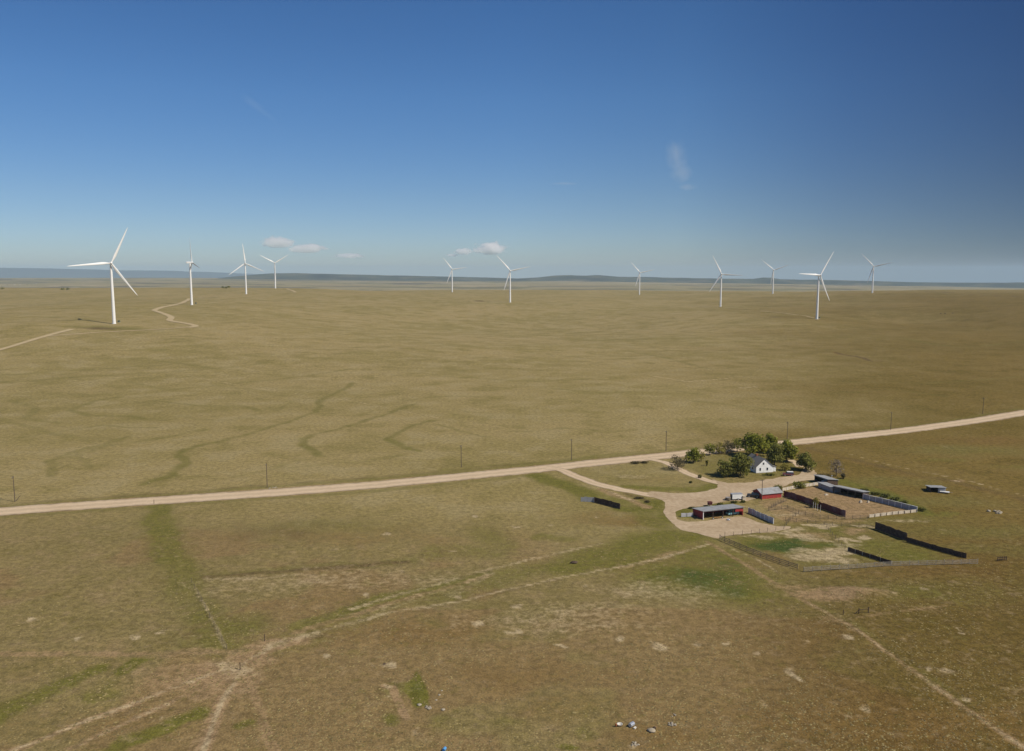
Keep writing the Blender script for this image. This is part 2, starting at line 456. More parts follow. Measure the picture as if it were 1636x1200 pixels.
for pts, hw, k in (([(20, 640), (60, 652), (40, 668), (90, 676)], 3, .5), ([(0, 668), (70, 690), (130, 700)], 3, .45), ([(150, 745), (120, 730), (170, 712), (260, 700), (330, 686)], 2.6, .5), ([(380, 668), (440, 655), (470, 640), (560, 628)], 2.4, .4), ([(280, 665), (350, 672), (420, 668)], 2.4, .4),
                   ([(330, 770), (420, 752), (470, 735), (520, 730)], 2.2, .4), ([(730, 655), (790, 662), (770, 676), (830, 684)], 2.4, .4), ([(200, 610), (270, 622), (350, 616), (430, 626)], 3, .4), ([(560, 670), (600, 655), (680, 650)], 2.2, .4), ([(1120, 680), (1180, 668), (1290, 672)], 2.4, .4)):
    stroke(olive, pts, hw, k)
for pts, hw, k in (([(430, 560), (520, 566), (600, 561), (680, 566)], 3, .45), ([(120, 565), (220, 558), (330, 562), (400, 556)], 3.5, .45), ([(640, 640), (720, 633), (800, 637)], 2.5, .5), ([(880, 620), (960, 628), (1060, 622), (1130, 632)], 3, .45),
                   ([(820, 690), (900, 684), (980, 690), (1020, 686)], 2.2, .5), ([(460, 745), (560, 738), (640, 728)], 2.2, .45), ([(20, 700), (90, 690), (160, 680), (250, 684)], 2.6, .5), ([(1240, 620), (1330, 628), (1420, 622), (1510, 634)], 3, .5), ([(930, 520), (1030, 526), (1120, 520)], 4, .45), ([(500, 520), (610, 526), (720, 520)], 4, .4), ([(1360, 530), (1450, 524), (1560, 532)], 4, .5)):
    stroke(olive, pts, hw, k)
for pts, hw, k in (([(300, 600), (420, 622), (560, 640), (700, 668)], .9, .4), ([(760, 545), (860, 560), (1000, 556)], 1.2, .4), ([(1040, 600), (1100, 610), (1170, 604)], 1.4, .6), ([(1180, 620), (1210, 618)], 1.4, .7), ([(60, 650), (180, 640), (330, 655)], .9, .35), ([(1130, 570), (1300, 590), (1480, 585)], 1.0, .35)):
    stroke(pale, pts, hw, k, .8)
stroke(green, [(225, 776), (262, 764), (296, 740), (288, 722), (340, 706)], 3, .3)
stroke(green, [(512, 728), (482, 712), (492, 700)], 3, .3)
stroke(green, [(668, 721), (640, 713), (620, 700)], 3, .35)
stroke(brown, [(1335, 563), (1370, 570), (1395, 577), (1412, 577)], 3.0, 1.0, .5)
stroke(rust, [(1330, 562), (1345, 566), (1365, 569)], 3.0, .9, .5)
stroke(brown, [(1455, 464), (1500, 466), (1520, 468)], 7, .9); stroke(brown, [(1540, 471), (1600, 473), (1640, 474)], 6, .8)
spot(brown, 765, 481, 16, 10, 1.0); stroke(olive, [(740, 483), (765, 481), (800, 486)], 5, .6)
spot(brown, 160, 525, 26, 12, .8); spot(olive, 175, 524, 60, 16, .7)
# verges of the gravel road
stroke(bare, ROADPX, 6.6, .8, .22, .3)
stroke(olive, [(-60, 815), (0, 810), (100, 802), (250, 792), (440, 777), (600, 765), (737, 753), (860, 741), (1000, 728), (1100, 718), (1180, 710), (1270, 700), (1350, 691), (1430, 683), (1500, 675), (1636, 652)], 3.0, .65, .6, False)
stroke(brown, [(-60, 811), (100, 799), (250, 789), (440, 774), (600, 762), (737, 750), (860, 738)], 1.4, .5, .6, False)
stroke(green, [(700, 751), (860, 738), (1000, 725), (1100, 716)], 2.5, .45)
stroke(olive, [(0, 826), (100, 819), (250, 809), (440, 796), (600, 785), (850, 759)], 2.5, .6, .7, False)
# ditch from the road down to the gate, the trail below it
stroke(green, [(248, 812), (258, 840), (265, 860)], 5.0, .62, .7); stroke(green, [(262, 850), (275, 890)], 5, .6, .7); stroke(green, [(275, 885), (290, 915), (300, 940)], 5, .42, .8); stroke(olive, [(248, 812), (270, 870), (300, 940)], 8, .6, 1.0)
stroke(olive, [(286, 900), (300, 935), (320, 980), (350, 1030)], 7, .7)
stroke(green, [(318, 985), (345, 1025)], 4, .45)
stroke(pale, [(312, 938), (326, 965), (342, 1000), (360, 1035)], .6, .42, .6)
stroke(rust, [(280, 905), (300, 940)], 7, .35)
spot(olive, 375, 1000, 12, 8, .8); spot(green, 372, 1003, 8, 5, .5)
stroke(green, [(372, 1045), (450, 1027), (600, 972), (750, 935), (900, 898), (1060, 852)], 7, .5)
stroke(green, [(900, 905), (1000, 880), (1080, 858)], 9, .75)
stroke(olive, [(465, 1003), (560, 975), (680, 945), (770, 918)], 2.6, .95, .6)
stroke(pale, [(780, 918), (700, 950), (560, 995), (470, 1022)], 2.2, .35)
stroke(olive, [(330, 919), (450, 911), (600, 899), (660, 890)], 2.6, .7)
stroke(brown, [(330, 921), (450, 913), (560, 904), (650, 896)], 1.5, .8); stroke(pale, [(330, 924), (400, 924), (520, 917)], 1.0, .5)
stroke(pale, [(440, 1030), (600, 985), (750, 957), (900, 922), (1060, 892), (1130, 870)], .7, .6, .9)
stroke(pale, [(560, 975), (680, 938), (760, 915), (850, 893), (960, 868)], .9, .5, .8); stroke(bare, [(470, 1012), (560, 985), (680, 948), (780, 920)], 1.3, .6, .8)
stroke(brown, [(445, 1034), (600, 990), (750, 961), (900, 925)], .9, .4)
stroke(bare, [(1000, 905), (1060, 892), (1100, 882)], 2.0, .45)
for a, b, rx, ry, k in ((1040, 875, 16, 12, .7), (1100, 860, 12, 10, .75), (1140, 920, 16, 14, .8), (1190, 945, 15, 10, .75), (1130, 890, 14, 12, .7), (1010, 880, 12, 8, .6), (1230, 960, 10, 7, .5), (1060, 840, 10, 6, .5)):
    spot(green, a, b, rx, ry, k, .9)
spot(green, 1120, 925, 22, 14, .95, .9); spot(green, 1000, 895, 20, 10, .75, .9); spot(green, 1185, 945, 16, 9, .8, .9); spot(green, 1080, 862, 16, 8, .8, .9); spot(lush, 1125, 925, 10, 7, .75, .9); spot(lush, 1175, 940, 8, 5, .55, .9); spot(lush, 1150, 905, 8, 6, .5, .9)
for pts, hw, k in (([(860, 760), (900, 776), (940, 795)], 5, .8), ([(930, 790), (990, 800), (1040, 825), (1060, 838)], 6, .6), ([(990, 815), (1040, 815), (1055, 805)], 4, .8),
                   ([(780, 850), (800, 880), (700, 880)], 6, .45), ([(900, 862), (870, 858)], 4, .6)):
    stroke(green, pts, hw, k)
spot(rust, 1000, 832, 18, 8, .7, .9); spot(rust, 960, 825, 16, 8, .5, .9); spot(rust, 560, 855, 40, 14, .5, .9); spot(brown, 420, 850, 26, 10, .4, .9); spot(olive, 530, 840, 30, 9, .6, .9)
spot(rust, 520, 960, 26, 12, .35, .9); spot(rust, 690, 1010, 30, 10, .6, .9)
spot(pale, 560, 925, 30, 9, .38, .9); spot(pale, 420, 935, 20, 9, .35, .9); spot(pale, 900, 990, 24, 9, .4, .9); spot(pale, 1060, 945, 18, 9, .42, .9)
# bare gate hollow and wheel tracks bottom left
spot(bare, 352, 1078, 10, 5, .95, .6); spot(bare, 435, 1030, 8, 3.2, .95, .5); spot(bare, 396, 1052, 7, 4, .95, .6); spot(bare, 290, 1090, 13, 5, .7, .8); spot(bare, 330, 1100, 9, 4, .7, .8)
spot(pale, 368, 1070, 6, 3.2, .75, .8); spot(pale, 437, 1029, 3.5, 1.6, .5, .8)
for pts, hw, k in (([(455, 1022), (385, 1060), (300, 1090), (180, 1135), (60, 1185), (-20, 1215)], 1.0, .85), ([(385, 1068), (300, 1108), (200, 1155), (110, 1200)], .9, .7), ([(380, 1064), (280, 1100), (150, 1150), (20, 1205)], .6, .6),
                   ([(385, 1072), (352, 1120), (325, 1205)], 1.5, .9), ([(378, 1080), (335, 1140), (300, 1205)], .6, .5), ([(386, 1066), (410, 1120), (430, 1180), (445, 1210)], 1.1, .65),
                   ([(0, 1046), (150, 1045), (270, 1046), (380, 1040)], 1.5, .6), ([(240, 1050), (300, 1045), (350, 1040)], 2.5, .5)):
    stroke(bare, pts, hw, k, .7)
stroke(pale, [(455, 1022), (385, 1060), (300, 1090), (180, 1135), (60, 1185), (-20, 1215)], .55, .7); stroke(pale, [(384, 1074), (352, 1120), (325, 1205)], .6, .65); stroke(pale, [(300, 1108), (200, 1155), (110, 1200)], .35, .5)
stroke(brown, [(300, 1096), (200, 1138), (80, 1190)], .5, .5); stroke(brown, [(390, 1060), (450, 1032), (520, 1015)], .8, .7)
for pts, hw, k in (([(-20, 1152), (60, 1118), (150, 1076)], 3, .75), ([(190, 1196), (260, 1160), (322, 1136)], 2.4, .85), ([(205, 1075), (225, 1060), (245, 1052)], 2.2, .9), ([(140, 1115), (200, 1090)], 2, .55), ([(385, 1158), (398, 1153)], 1.4, .8)):
    stroke(green, pts, hw, k)
spot(rust, 120, 1160, 22, 9, .4, .9); spot(rust, 60, 1060, 22, 9, .35, .9)
# trail bottom right and its branch
stroke(bare, [(1130, 866), (1160, 885), (1200, 907), (1290, 963), (1340, 990), (1430, 1050), (1540, 1130), (1640, 1198)], 1.0, .62, .8)
stroke(pale, [(1290, 963), (1340, 990), (1430, 1050), (1540, 1130), (1640, 1198)], .4, .5, .8); stroke(olive, [(1300, 963), (1360, 996), (1450, 1056), (1560, 1136)], 1.3, .5)
stroke(pale, [(1170, 878), (1205, 892), (1240, 912)], .6, .5)
stroke(bare, [(1345, 992), (1410, 981), (1470, 973), (1510, 967)], .8, .5)
spot(bare, 1340, 992, 4, 3, .6); spot(bare, 1345, 948, 13, 6, .85, .5); spot(rust, 1350, 948, 11, 5, .5, .5); spot(brown, 1375, 955, 6, 3, .6)
spot(bare, 1260, 935, 6, 3, .6)
spot(rust, 1430, 915, 22, 7, .55, .9); spot(green, 1470, 950, 12, 6, .5, .9); spot(olive, 1450, 940, 40, 12, .5, .9)
# yard and corrals
poly(bare, [(1258, 785), (1312, 774), (1380, 796), (1462, 817), (1388, 827), (1352, 829)], .85)
poly(bare, [(1205, 800), (1250, 793), (1350, 828), (1390, 830), (1345, 838), (1255, 834), (1240, 826)], .6)
poly(brown, [(1290, 800), (1350, 805), (1380, 820), (1350, 826)], .25)
poly(olive, [(1180, 848), (1255, 838), (1390, 835), (1400, 845), (1545, 893), (1285, 908)], .65)
spot(green, 1240, 868, 12, 7, .9, .6); spot(lush, 1245, 872, 10, 6, 1.0, .7); spot(lush, 1270, 862, 5, 3, .8, .7); spot(lush, 1210, 868, 5, 3, .7, .7); spot(green, 1310, 868, 7, 4, .8, .7); spot(lush, 1312, 870, 4, 2.5, .5)
spot(green, 1440, 885, 16, 8, .8, .9); spot(green, 1215, 866, 12, 6, .9, .8); spot(green, 1265, 878, 9, 5, .7, .9); spot(green, 1370, 872, 12, 5, .7, .9); spot(green, 1290, 872, 6, 3, .7, .7); spot(green, 1340, 848, 10, 3, .6, .8); spot(green, 1400, 868, 10, 4, .7, .8); spot(green, 1180, 872, 5, 4, .6)
for a, b, rx, ry, k in ((1275, 855, 7, 3, .8), (1300, 862, 6, 3, .75), (1310, 841, 6.5, 1.5, 1.1), (1345, 860, 3.2, 1.8, 1.1), (1225, 849, 7, 1.6, .8), (1262, 846, 6, 1.6, .8), (1310, 884, 6, 2.5, .9), (1356, 864, 3.5, 1.0, .95), (1385, 860, 2.5, 1.3, .95), (1335, 880, 7, 4, .75), (1300, 890, 9, 4, .7), (1330, 894, 10, 3, .65), (1280, 880, 5, 3, .6),
                        (1370, 838, 5, 1.4, .8), (1390, 842, 3, 1.2, .85), (1210, 858, 6, 2.0, .6), (1440, 833, 9, 1.5, .6), (1345, 870, 6, 2, .6), (1250, 822, 9, 2, .55)):
    spot(pale, a, b, rx, ry, k, .5)
spot(bare, 1290, 855, 10, 5, .6); spot(bare, 1372, 848, 6, 4, .7)
stroke(green, [(1345, 768), (1400, 786), (1440, 800), (1475, 820)], 4.5, .85); stroke(lush, [(1390, 785), (1430, 797), (1455, 808)], 2.2, .6)
stroke(green, [(1470, 818), (1500, 822), (1530, 820)], 3, .6)
for pts, hw, k in (([(1290, 715), (1340, 728), (1420, 748), (1500, 765), (1580, 785), (1640, 800)], 3, .9),):
    stroke(brown, pts, hw, k * .6); stroke(rust, [(p[0], p[1] + 4) for p in pts], hw, .5)
stroke(pale, [(1360, 726), (1420, 742), (1490, 757), (1560, 772), (1640, 793)], .7, .5)
spot(bare, 1533, 770, 4, 2.5, .8); spot(pale, 1531, 770, 2.2, 1.2, .9)
for a, b, rx, ry in ((1400, 770, 30, 10), (1500, 800, 26, 10), (1450, 830, 26, 8), (1560, 850, 30, 10), (1600, 880, 22, 8), (1540, 720, 36, 12)):
    spot(olive, a, b, rx, ry, .7, .95)
spot(rust, 1600, 705, 36, 14, .7, .95); spot(rust, 1570, 860, 24, 8, .5, .95); spot(rust, 1550, 800, 20, 6, .5, .95); spot(green, 1510, 735, 14, 5, .5, .9); spot(green, 1620, 745, 14, 5, .4, .9)
# yard grass around the house and on the island
poly(olive, [(905, 750), (940, 745), (1000, 741), (1030, 737), (1060, 742), (1085, 755), (1110, 765), (1140, 770), (1148, 778), (1130, 784), (1080, 787), (1040, 783), (980, 773), (930, 762)], .35)
stroke(green, [(1000, 776), (1060, 783), (1110, 783), (1142, 777)], 3.5, .75); spot(rust, 1050, 765, 16, 6, .45, .9); spot(pale, 1010, 760, 9, 4, .4)
poly(olive, [(1085, 745), (1130, 728), (1190, 722), (1240, 725), (1280, 742), (1262, 758), (1200, 768), (1165, 770), (1130, 762)], .7)
spot(green, 1150, 745, 10, 8, .4); poly(bare, [(1150, 763), (1200, 762), (1240, 760), (1215, 768), (1165, 770)], .35)
poly(green, [(1078, 820), (1092, 811), (1140, 804), (1175, 800), (1195, 803), (1170, 806), (1110, 818), (1108, 828), (1090, 828)], .85)
poly(green, [(1252, 780), (1290, 770), (1300, 768), (1308, 773), (1262, 782)], .7)
poly(olive, [(1000, 790), (1055, 800), (1062, 812), (1035, 808)], .8); stroke(green, [(1030, 808), (1060, 815), (1068, 830)], 3.5, .7)
stroke(bare, [(965, 784), (1000, 795), (1040, 813)], 2.2, .7); stroke(pale, [(975, 786), (1010, 800)], 1.2, .5); stroke(brown, [(1000, 789), (1025, 796), (1038, 802)], 1.0, .7)
# hollow with lush grass at the bottom of the picture
poly(green, [(650, 1088), (664, 1072), (675, 1085), (690, 1110), (688, 1125), (668, 1130), (652, 1105)], 1.0, .7); poly(lush, [(658, 1085), (666, 1075), (686, 1112), (670, 1126)], .25, .9)
spot(olive, 655, 1098, 4, 5, .8); stroke(bare, [(615, 1097), (630, 1100), (640, 1125), (648, 1145)], .9, .9, .6); stroke(pale, [(618, 1097), (628, 1100)], .5, .6)
spot(olive, 622, 1142, 1.8, 2.2, 1); spot(green, 622, 1140, 1.2, 1.5, .6); spot(green, 903, 1189, 1.8, 1.4, 1.0); spot(olive, 940, 1165, 3, 2.5, .8); spot(olive, 820, 1150, 4, 2, .6); spot(olive, 710, 1150, 3, 1.2, .6)
spot(rust, 1060, 1170, 14, 5, .6, .9); spot(rust, 900, 1130, 18, 6, .45, .9); spot(rust, 1560, 1160, 24, 8, .8, .95); spot(rust, 1350, 1150, 30, 8, .6, .95); spot(rust, 840, 1080, 26, 8, .5, .95)
# animal mounds: small pale scrapes
for a, b, r in ((623, 851, 1.6), (765, 827, 1.1), (824, 840, 1.6), (820, 968, 1.5), (768, 996, 1.3), (830, 1007, 1.7), (911, 1029, 1.6), (1047, 1031, 1.6), (1101, 1023, 1.4), (1151, 1024, 1.4), (615, 1062, 1.4), (988, 1027, 1.6),
                (1208, 1046, 1.1), (1270, 1084, 1.5), (1379, 1137, 1.6), (1335, 1018, 1.2), (1538, 1015, 1.0), (1530, 1003, .9), (1560, 1130, 1.0), (1500, 1075, 1.3), (1530, 1078, 1.2), (538, 1048, 1.2), (725, 950, 1.1), (640, 912, 1.2), (585, 990, 1.0),
                (90, 940, .9), (150, 1018, 1.1), (225, 1012, 1.4), (265, 1008, 1.2), (50, 990, 1.1), (530, 878, 1.2), (480, 838, 1.0), (880, 838, 1.2), (950, 826, 1.0), (1480, 942, 1.5), (590, 955, 1.3), (720, 880, 1.0)):
    spot(pale, a, b, r * 1.0, r * 1.1, .80, .6)
for k in range(150):
    r = 150 * (3.2 ** rng.random()); a = rng.uniform(-.58, .58)
    x, y = r * math.sin(a), r * math.cos(a)
    if 55 < x < 165 and 235 < y < 400: continue
    ii = near_idx([(x, y)], 6); q = rng.uniform(.35, 1.0)
    d = np.hypot(wx[ii] - x, wy[ii] - y) / q
    pale[ii] = np.maximum(pale[ii], rng.uniform(.25, .6) * (1 - sst(.3, 1.5, d)))
fo_ = fbm(X / 1300, Y / 420, 55, 5)
olive = np.maximum(olive, sst(5500, 7500, RD) * sst(.50, .60, fo_) * .9); brown = np.maximum(brown, sst(5500, 7500, RD) * sst(.58, .66, fo_) * .8)
pale = np.maximum(pale, sst(5500, 7500, RD) * sst(.62, .70, fbm(X / 900, Y / 300, 57, 4)) * .6)
# broad drier / browner drift of the near pasture
neard = 1 - sst(235, 330, Y + 0.10 * X + 60 * (fbm(X / 90, Y / 90, 77) - .5))
brown_drift = neard * sst(.42, .62, fbm(X / 55, Y / 45, 41, 5) + .12 * np.exp(-((X - 5) / 60) ** 2) * (Y < 215) - .10 * sst(0, 60, -X - 40))
zone = np.where((Y < 560) & (RD < 600), neard, 0)

me = bpy.data.meshes.new('ground')
nf = len(quads) + len(tris)
me.vertices.add(len(X)); me.vertices.foreach_set('co', np.stack([X, Y, ZZ], -1).astype(np.float32).ravel())
loops = np.concatenate([quads[:, ::-1].ravel(), tris[:, ::-1].ravel()]).astype(np.int32)
me.loops.add(len(loops)); me.loops.foreach_set('vertex_index', loops)
starts = np.concatenate([np.arange(len(quads)) * 4, len(quads) * 4 + np.arange(len(tris)) * 3]).astype(np.int32)
me.polygons.add(nf); me.polygons.foreach_set('loop_start', starts)
me.polygons.foreach_set('use_smooth', np.ones(nf, bool))
me.update(calc_edges=True); me.validate()
def cattr(name, a, b, c, d):
    at = me.color_attributes.new(name, 'FLOAT_COLOR', 'POINT')
    at.data.foreach_set('color', np.clip(np.stack([a, b, c, d], -1), 0, 1).astype(np.float32).ravel())
cattr('cover_a', green, bare, pale, np.ones(len(X)))
cattr('cover_b', olive, brown, lush, np.ones(len(X)))
olive_vignette = sst(.14, .52, np.arctan2(X, Y) + .22 * (fbm(X / 130, Y / 130, 91) - .5)) * (1 - sst(2400, 3600, RD))  # camera falloff towards the right, painted into the ground tint
olive_vignette = np.maximum(olive_vignette, 1.0 * sst(70, 150, X + 40 * (fbm(X / 40, Y / 40, 93) - .5)) * (1 - sst(380, 470, Y - .35 * X)))  # plus the olive-brown pasture around the corrals
cattr('cover_c', rust, zone, brown_drift, olive_vignette)
ground = bpy.data.objects.new('ground', me); COL.objects.link(ground)
tag(ground, kind='structure')
if me.polygons[0].normal.z < 0: me.flip_normals()

def ground_material():
    m = bpy.data.materials.new('prairie'); m.use_nodes = True
    n, l = m.node_tree.nodes, m.node_tree.links
    b = n['Principled BSDF']; b.inputs['Roughness'].default_value = 1.0; b.inputs['Specular IOR Level'].default_value = 0.05
    co = n.new('ShaderNodeTexCoord')
    def noise(s, det=4, ro=0.55):
        t = n.new('ShaderNodeTexNoise'); t.inputs['Scale'].default_value = s; t.inputs['Detail'].default_value = det; t.inputs['Roughness'].default_value = ro
        l.new(co.outputs['Object'], t.inputs['Vector']); return t.outputs['Fac']
    def rng_(x, a, b_, lo=0.0, hi=1.0):
        t = n.new('ShaderNodeMapRange'); t.interpolation_type = 'SMOOTHSTEP'
        for k, v in ((1, a), (2, b_), (3, lo), (4, hi)): t.inputs[k].default_value = v
        l.new(x, t.inputs[0]); return t.outputs[0]
    def mix(f, a, b_):
        t = n.new('ShaderNodeMixRGB')
        for s_, v in ((0, f), (1, a), (2, b_)):
            if isinstance(v, (int, float)): t.inputs[s_].default_value = v
            elif isinstance(v, tuple): t.inputs[s_].default_value = v + (1,)
            else: l.new(v, t.inputs[s_])
        return t.outputs[0]
    def math_(op, a, b_):
        t = n.new('ShaderNodeMath'); t.operation = op; t.use_clamp = False
        for s_, v in ((0, a), (1, b_)):
            if isinstance(v, (int, float)): t.inputs[s_].default_value = v
            else: l.new(v, t.inputs[s_])
        return t.outputs[0]
    def attr(nm):
        t = n.new('ShaderNodeAttribute'); t.attribute_name = nm
        s_ = n.new('ShaderNodeSeparateColor'); l.new(t.outputs['Color'], s_.inputs[0]); return s_.outputs
    A, B, C = attr('cover_a'), attr('cover_b'), attr('cover_c')
    n_big, n_mid, n_med, n_sm, n_fine = noise(0.0045, 8, .68), noise(0.030, 8, .70), noise(0.09, 5, .65), noise(0.5, 5, .7), noise(2.2, 4, .75)
    c = mix(rng_(n_big, .38, .62), (.300, .232, .100), (.248, .197, .074))
    c = mix(rng_(n_mid, .50, .60, 0, .62), c, (.318, .255, .124))
    c = mix(rng_(n_mid, .38, .48, .62, 0), c, (.200, .163, .054))
    # near pasture: browner, patchy
    z = C[1]
    cn = mix(rng_(n_mid, .40, .60), (.230, .175, .074), (.195, .152, .056))
    cn = mix(rng_(n_med, .50, .72, 0, .55), cn, (.285, .198, .100))
    cn = mix(rng_(n_med, .30, .46, .6, 0), cn, (.155, .120, .034))
    cn = mix(math_('MULTIPLY', rng_(C[2], .25, .75), .70), cn, (.228, .146, .066))
    c = mix(math_('MULTIPLY', z, .85), c, cn)
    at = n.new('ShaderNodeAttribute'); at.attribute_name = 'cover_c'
    rm = n.new('ShaderNodeMixRGB'); rm.blend_type = 'MULTIPLY'; rm.inputs[2].default_value = (.61, .55, .37, 1)  # right-hand vignette and olive pasture multiplied into the ground colour
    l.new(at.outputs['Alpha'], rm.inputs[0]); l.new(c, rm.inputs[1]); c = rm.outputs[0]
    jit = math_('ADD', math_('MULTIPLY', n_med, .9), math_('MULTIPLY', n_sm, .9))     # about .9
    def cov(x, gain=1.0):                                                             # break up a cover map with noise
        return rng_(math_('ADD', x, math_('MULTIPLY', math_('SUBTRACT', jit, .9), 1.25)), .12, .95, 0, gain)
    c = mix(cov(C[0], .8), c, (.180, .112, .036))
    c = mix(rng_(math_('ADD', B[0], math_('MULTIPLY', math_('SUBTRACT', jit, .9), .9)), .10, .95, 0, .8), c, (.158, .138, .040))
    c = mix(rng_(math_('ADD', A[0], math_('MULTIPLY', math_('SUBTRACT', jit, .9), 1.0)), .08, .92), c, (.142, .131, .028))
    c = mix(cov(B[2], 1.0), c, (.058, .084, .020))
    c = mix(cov(B[1], .85), c, (.120, .082, .036))
    c = mix(cov(A[1], .92), c, (.305, .205, .108))
    c = mix(cov(A[2], .9), c, (.440, .345, .205))
    # tufts and litter
    n_p1, n_p2, n_p3 = noise(.22, 6, .72), noise(.9, 5, .78), noise(4.5, 3, .8)
    c = mix(math_('MULTIPLY', rng_(n_p1, .54, .66), math_('ADD', math_('MULTIPLY', z, .34), .14)), c, (.150, .125, .034))
    c = mix(math_('MULTIPLY', rng_(n_p1, .46, .34), math_('ADD', math_('MULTIPLY', z, .34), .10)), c, (.295, .215, .115))
    c = mix(math_('MULTIPLY', rng_(n_p2, .58, .68), math_('ADD', math_('MULTIPLY', z, .52), .12)), c, (.095, .080, .030))
    c = mix(math_('MULTIPLY', rng_(n_p2, .40, .31), math_('ADD', math_('MULTIPLY', z, .42), .08)), c, (.330, .235, .125))
    c = mix(math_('MULTIPLY', rng_(n_p3, .66, .74), math_('MULTIPLY', z, .6)), c, (.45, .35, .22))
    g = math_('ADD', math_('MULTIPLY', rng_(n_sm, .25, .75), .5), math_('MULTIPLY', rng_(n_fine, .25, .75), .5))
    v = rng_(g, 0.12, 0.88, .64, 1.34)
    mul = n.new('ShaderNodeMixRGB'); mul.blend_type = 'MULTIPLY'; mul.inputs[0].default_value = 1.0
    l.new(c, mul.inputs[1]); l.new(v, mul.inputs[2])
    c = mul.outputs[0]
    n_st = noise(1.1, 3, .8)
    c = mix(math_('MULTIPLY', rng_(n_st, .70, .76), .5), c, (.42, .34, .22))
    l.new(c, b.inputs['Base Color'])
    bp = n.new('ShaderNodeBump'); bp.inputs['Strength'].default_value = 0.55; bp.inputs['Distance'].default_value = 0.35
    l.new(g, bp.inputs['Height']); l.new(bp.outputs[0], b.inputs['Normal'])
    return m
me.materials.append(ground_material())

def gravel_material(name, col, pale_col):
    m = bpy.data.materials.new(name); m.use_nodes = True
    n, l = m.node_tree.nodes, m.node_tree.links
    b = n['Principled BSDF']; b.inputs['Roughness'].default_value = 1.0; b.inputs['Specular IOR Level'].default_value = 0.05
    co = n.new('ShaderNodeTexCoord')
    outs = []
    for s, d in ((0.06, 5), (0.6, 5), (4, 3)):
        t = n.new('ShaderNodeTexNoise'); t.inputs['Scale'].default_value = s; t.inputs['Detail'].default_value = d
        l.new(co.outputs['Object'], t.inputs['Vector']); outs.append(t.outputs['Fac'])
    r = n.new('ShaderNodeValToRGB'); r.color_ramp.elements[0].position = .35; r.color_ramp.elements[1].position = .65
    r.color_ramp.elements[0].color = col + (1,); r.color_ramp.elements[1].color = pale_col + (1,)
    a = n.new('ShaderNodeMath'); a.operation = 'MULTIPLY_ADD'; a.inputs[1].default_value = .5
    h = n.new('ShaderNodeMath'); h.operation = 'MULTIPLY'; h.inputs[1].default_value = .5
    l.new(outs[1], h.inputs[0]); l.new(outs[0], a.inputs[0]); l.new(h.outputs[0], a.inputs[2]); l.new(a.outputs[0], r.inputs[0])
    l.new(r.outputs[0], b.inputs['Base Color'])
    bp = n.new('ShaderNodeBump'); bp.inputs['Strength'].default_value = .3; bp.inputs['Distance'].default_value = .1
    l.new(outs[2], bp.inputs['Height']); l.new(bp.outputs[0], b.inputs['Normal'])
    return m
def wheel_tracks(m, dark, light):
    n, l = m.node_tree.nodes, m.node_tree.links; b = n['Principled BSDF']; src = b.inputs['Base Color'].links[0].from_socket
    a = n.new('ShaderNodeAttribute'); a.attribute_name = 'across'
    co = n.new('ShaderNodeTexCoord'); t = n.new('ShaderNodeTexNoise'); t.inputs['Scale'].default_value = .35; t.inputs['Detail'].default_value = 5; l.new(co.outputs['Object'], t.inputs['Vector'])
    ad = n.new('ShaderNodeMath'); ad.operation = 'MULTIPLY_ADD'; ad.inputs[1].default_value = .26; l.new(t.outputs['Fac'], ad.inputs[0]); l.new(a.outputs['Fac'], ad.inputs[2])
    sb = n.new('ShaderNodeMath'); sb.operation = 'SUBTRACT'; sb.inputs[1].default_value = .13; l.new(ad.outputs[0], sb.inputs[0])
    r = n.new('ShaderNodeValToRGB'); e = r.color_ramp.elements
    stops = [(0, .50), (.10, .84), (.20, 1.0), (.30, 1.05), (.40, .93), (.50, .88), (.60, .93), (.70, 1.05), (.80, 1.0), (.90, .84), (1, .50)]
    while len(e) < len(stops): e.new(.5)
    for q, (p_, v) in zip(e, stops): q.position = p_; q.color = (v, v, v * .98, 1)
    l.new(sb.outputs[0], r.inputs[0])
    mm = n.new('ShaderNodeMixRGB'); mm.blend_type = 'MULTIPLY'; mm.inputs[0].default_value = 1.0
    l.new(src, mm.inputs[1]); l.new(r.outputs[0], mm.inputs[2]); l.new(mm.outputs[0], b.inputs['Base Color'])
M_gravel = gravel_material('gravel', (.520, .392, .258), (.605, .470, .325))
wheel_tracks(M_gravel, 0, 0)
M_yard = gravel_material('yard gravel', (.345, .252, .152), (.520, .405, .272))
M_track = gravel_material('pale track', (.400, .310, .175), (.470, .370, .220))

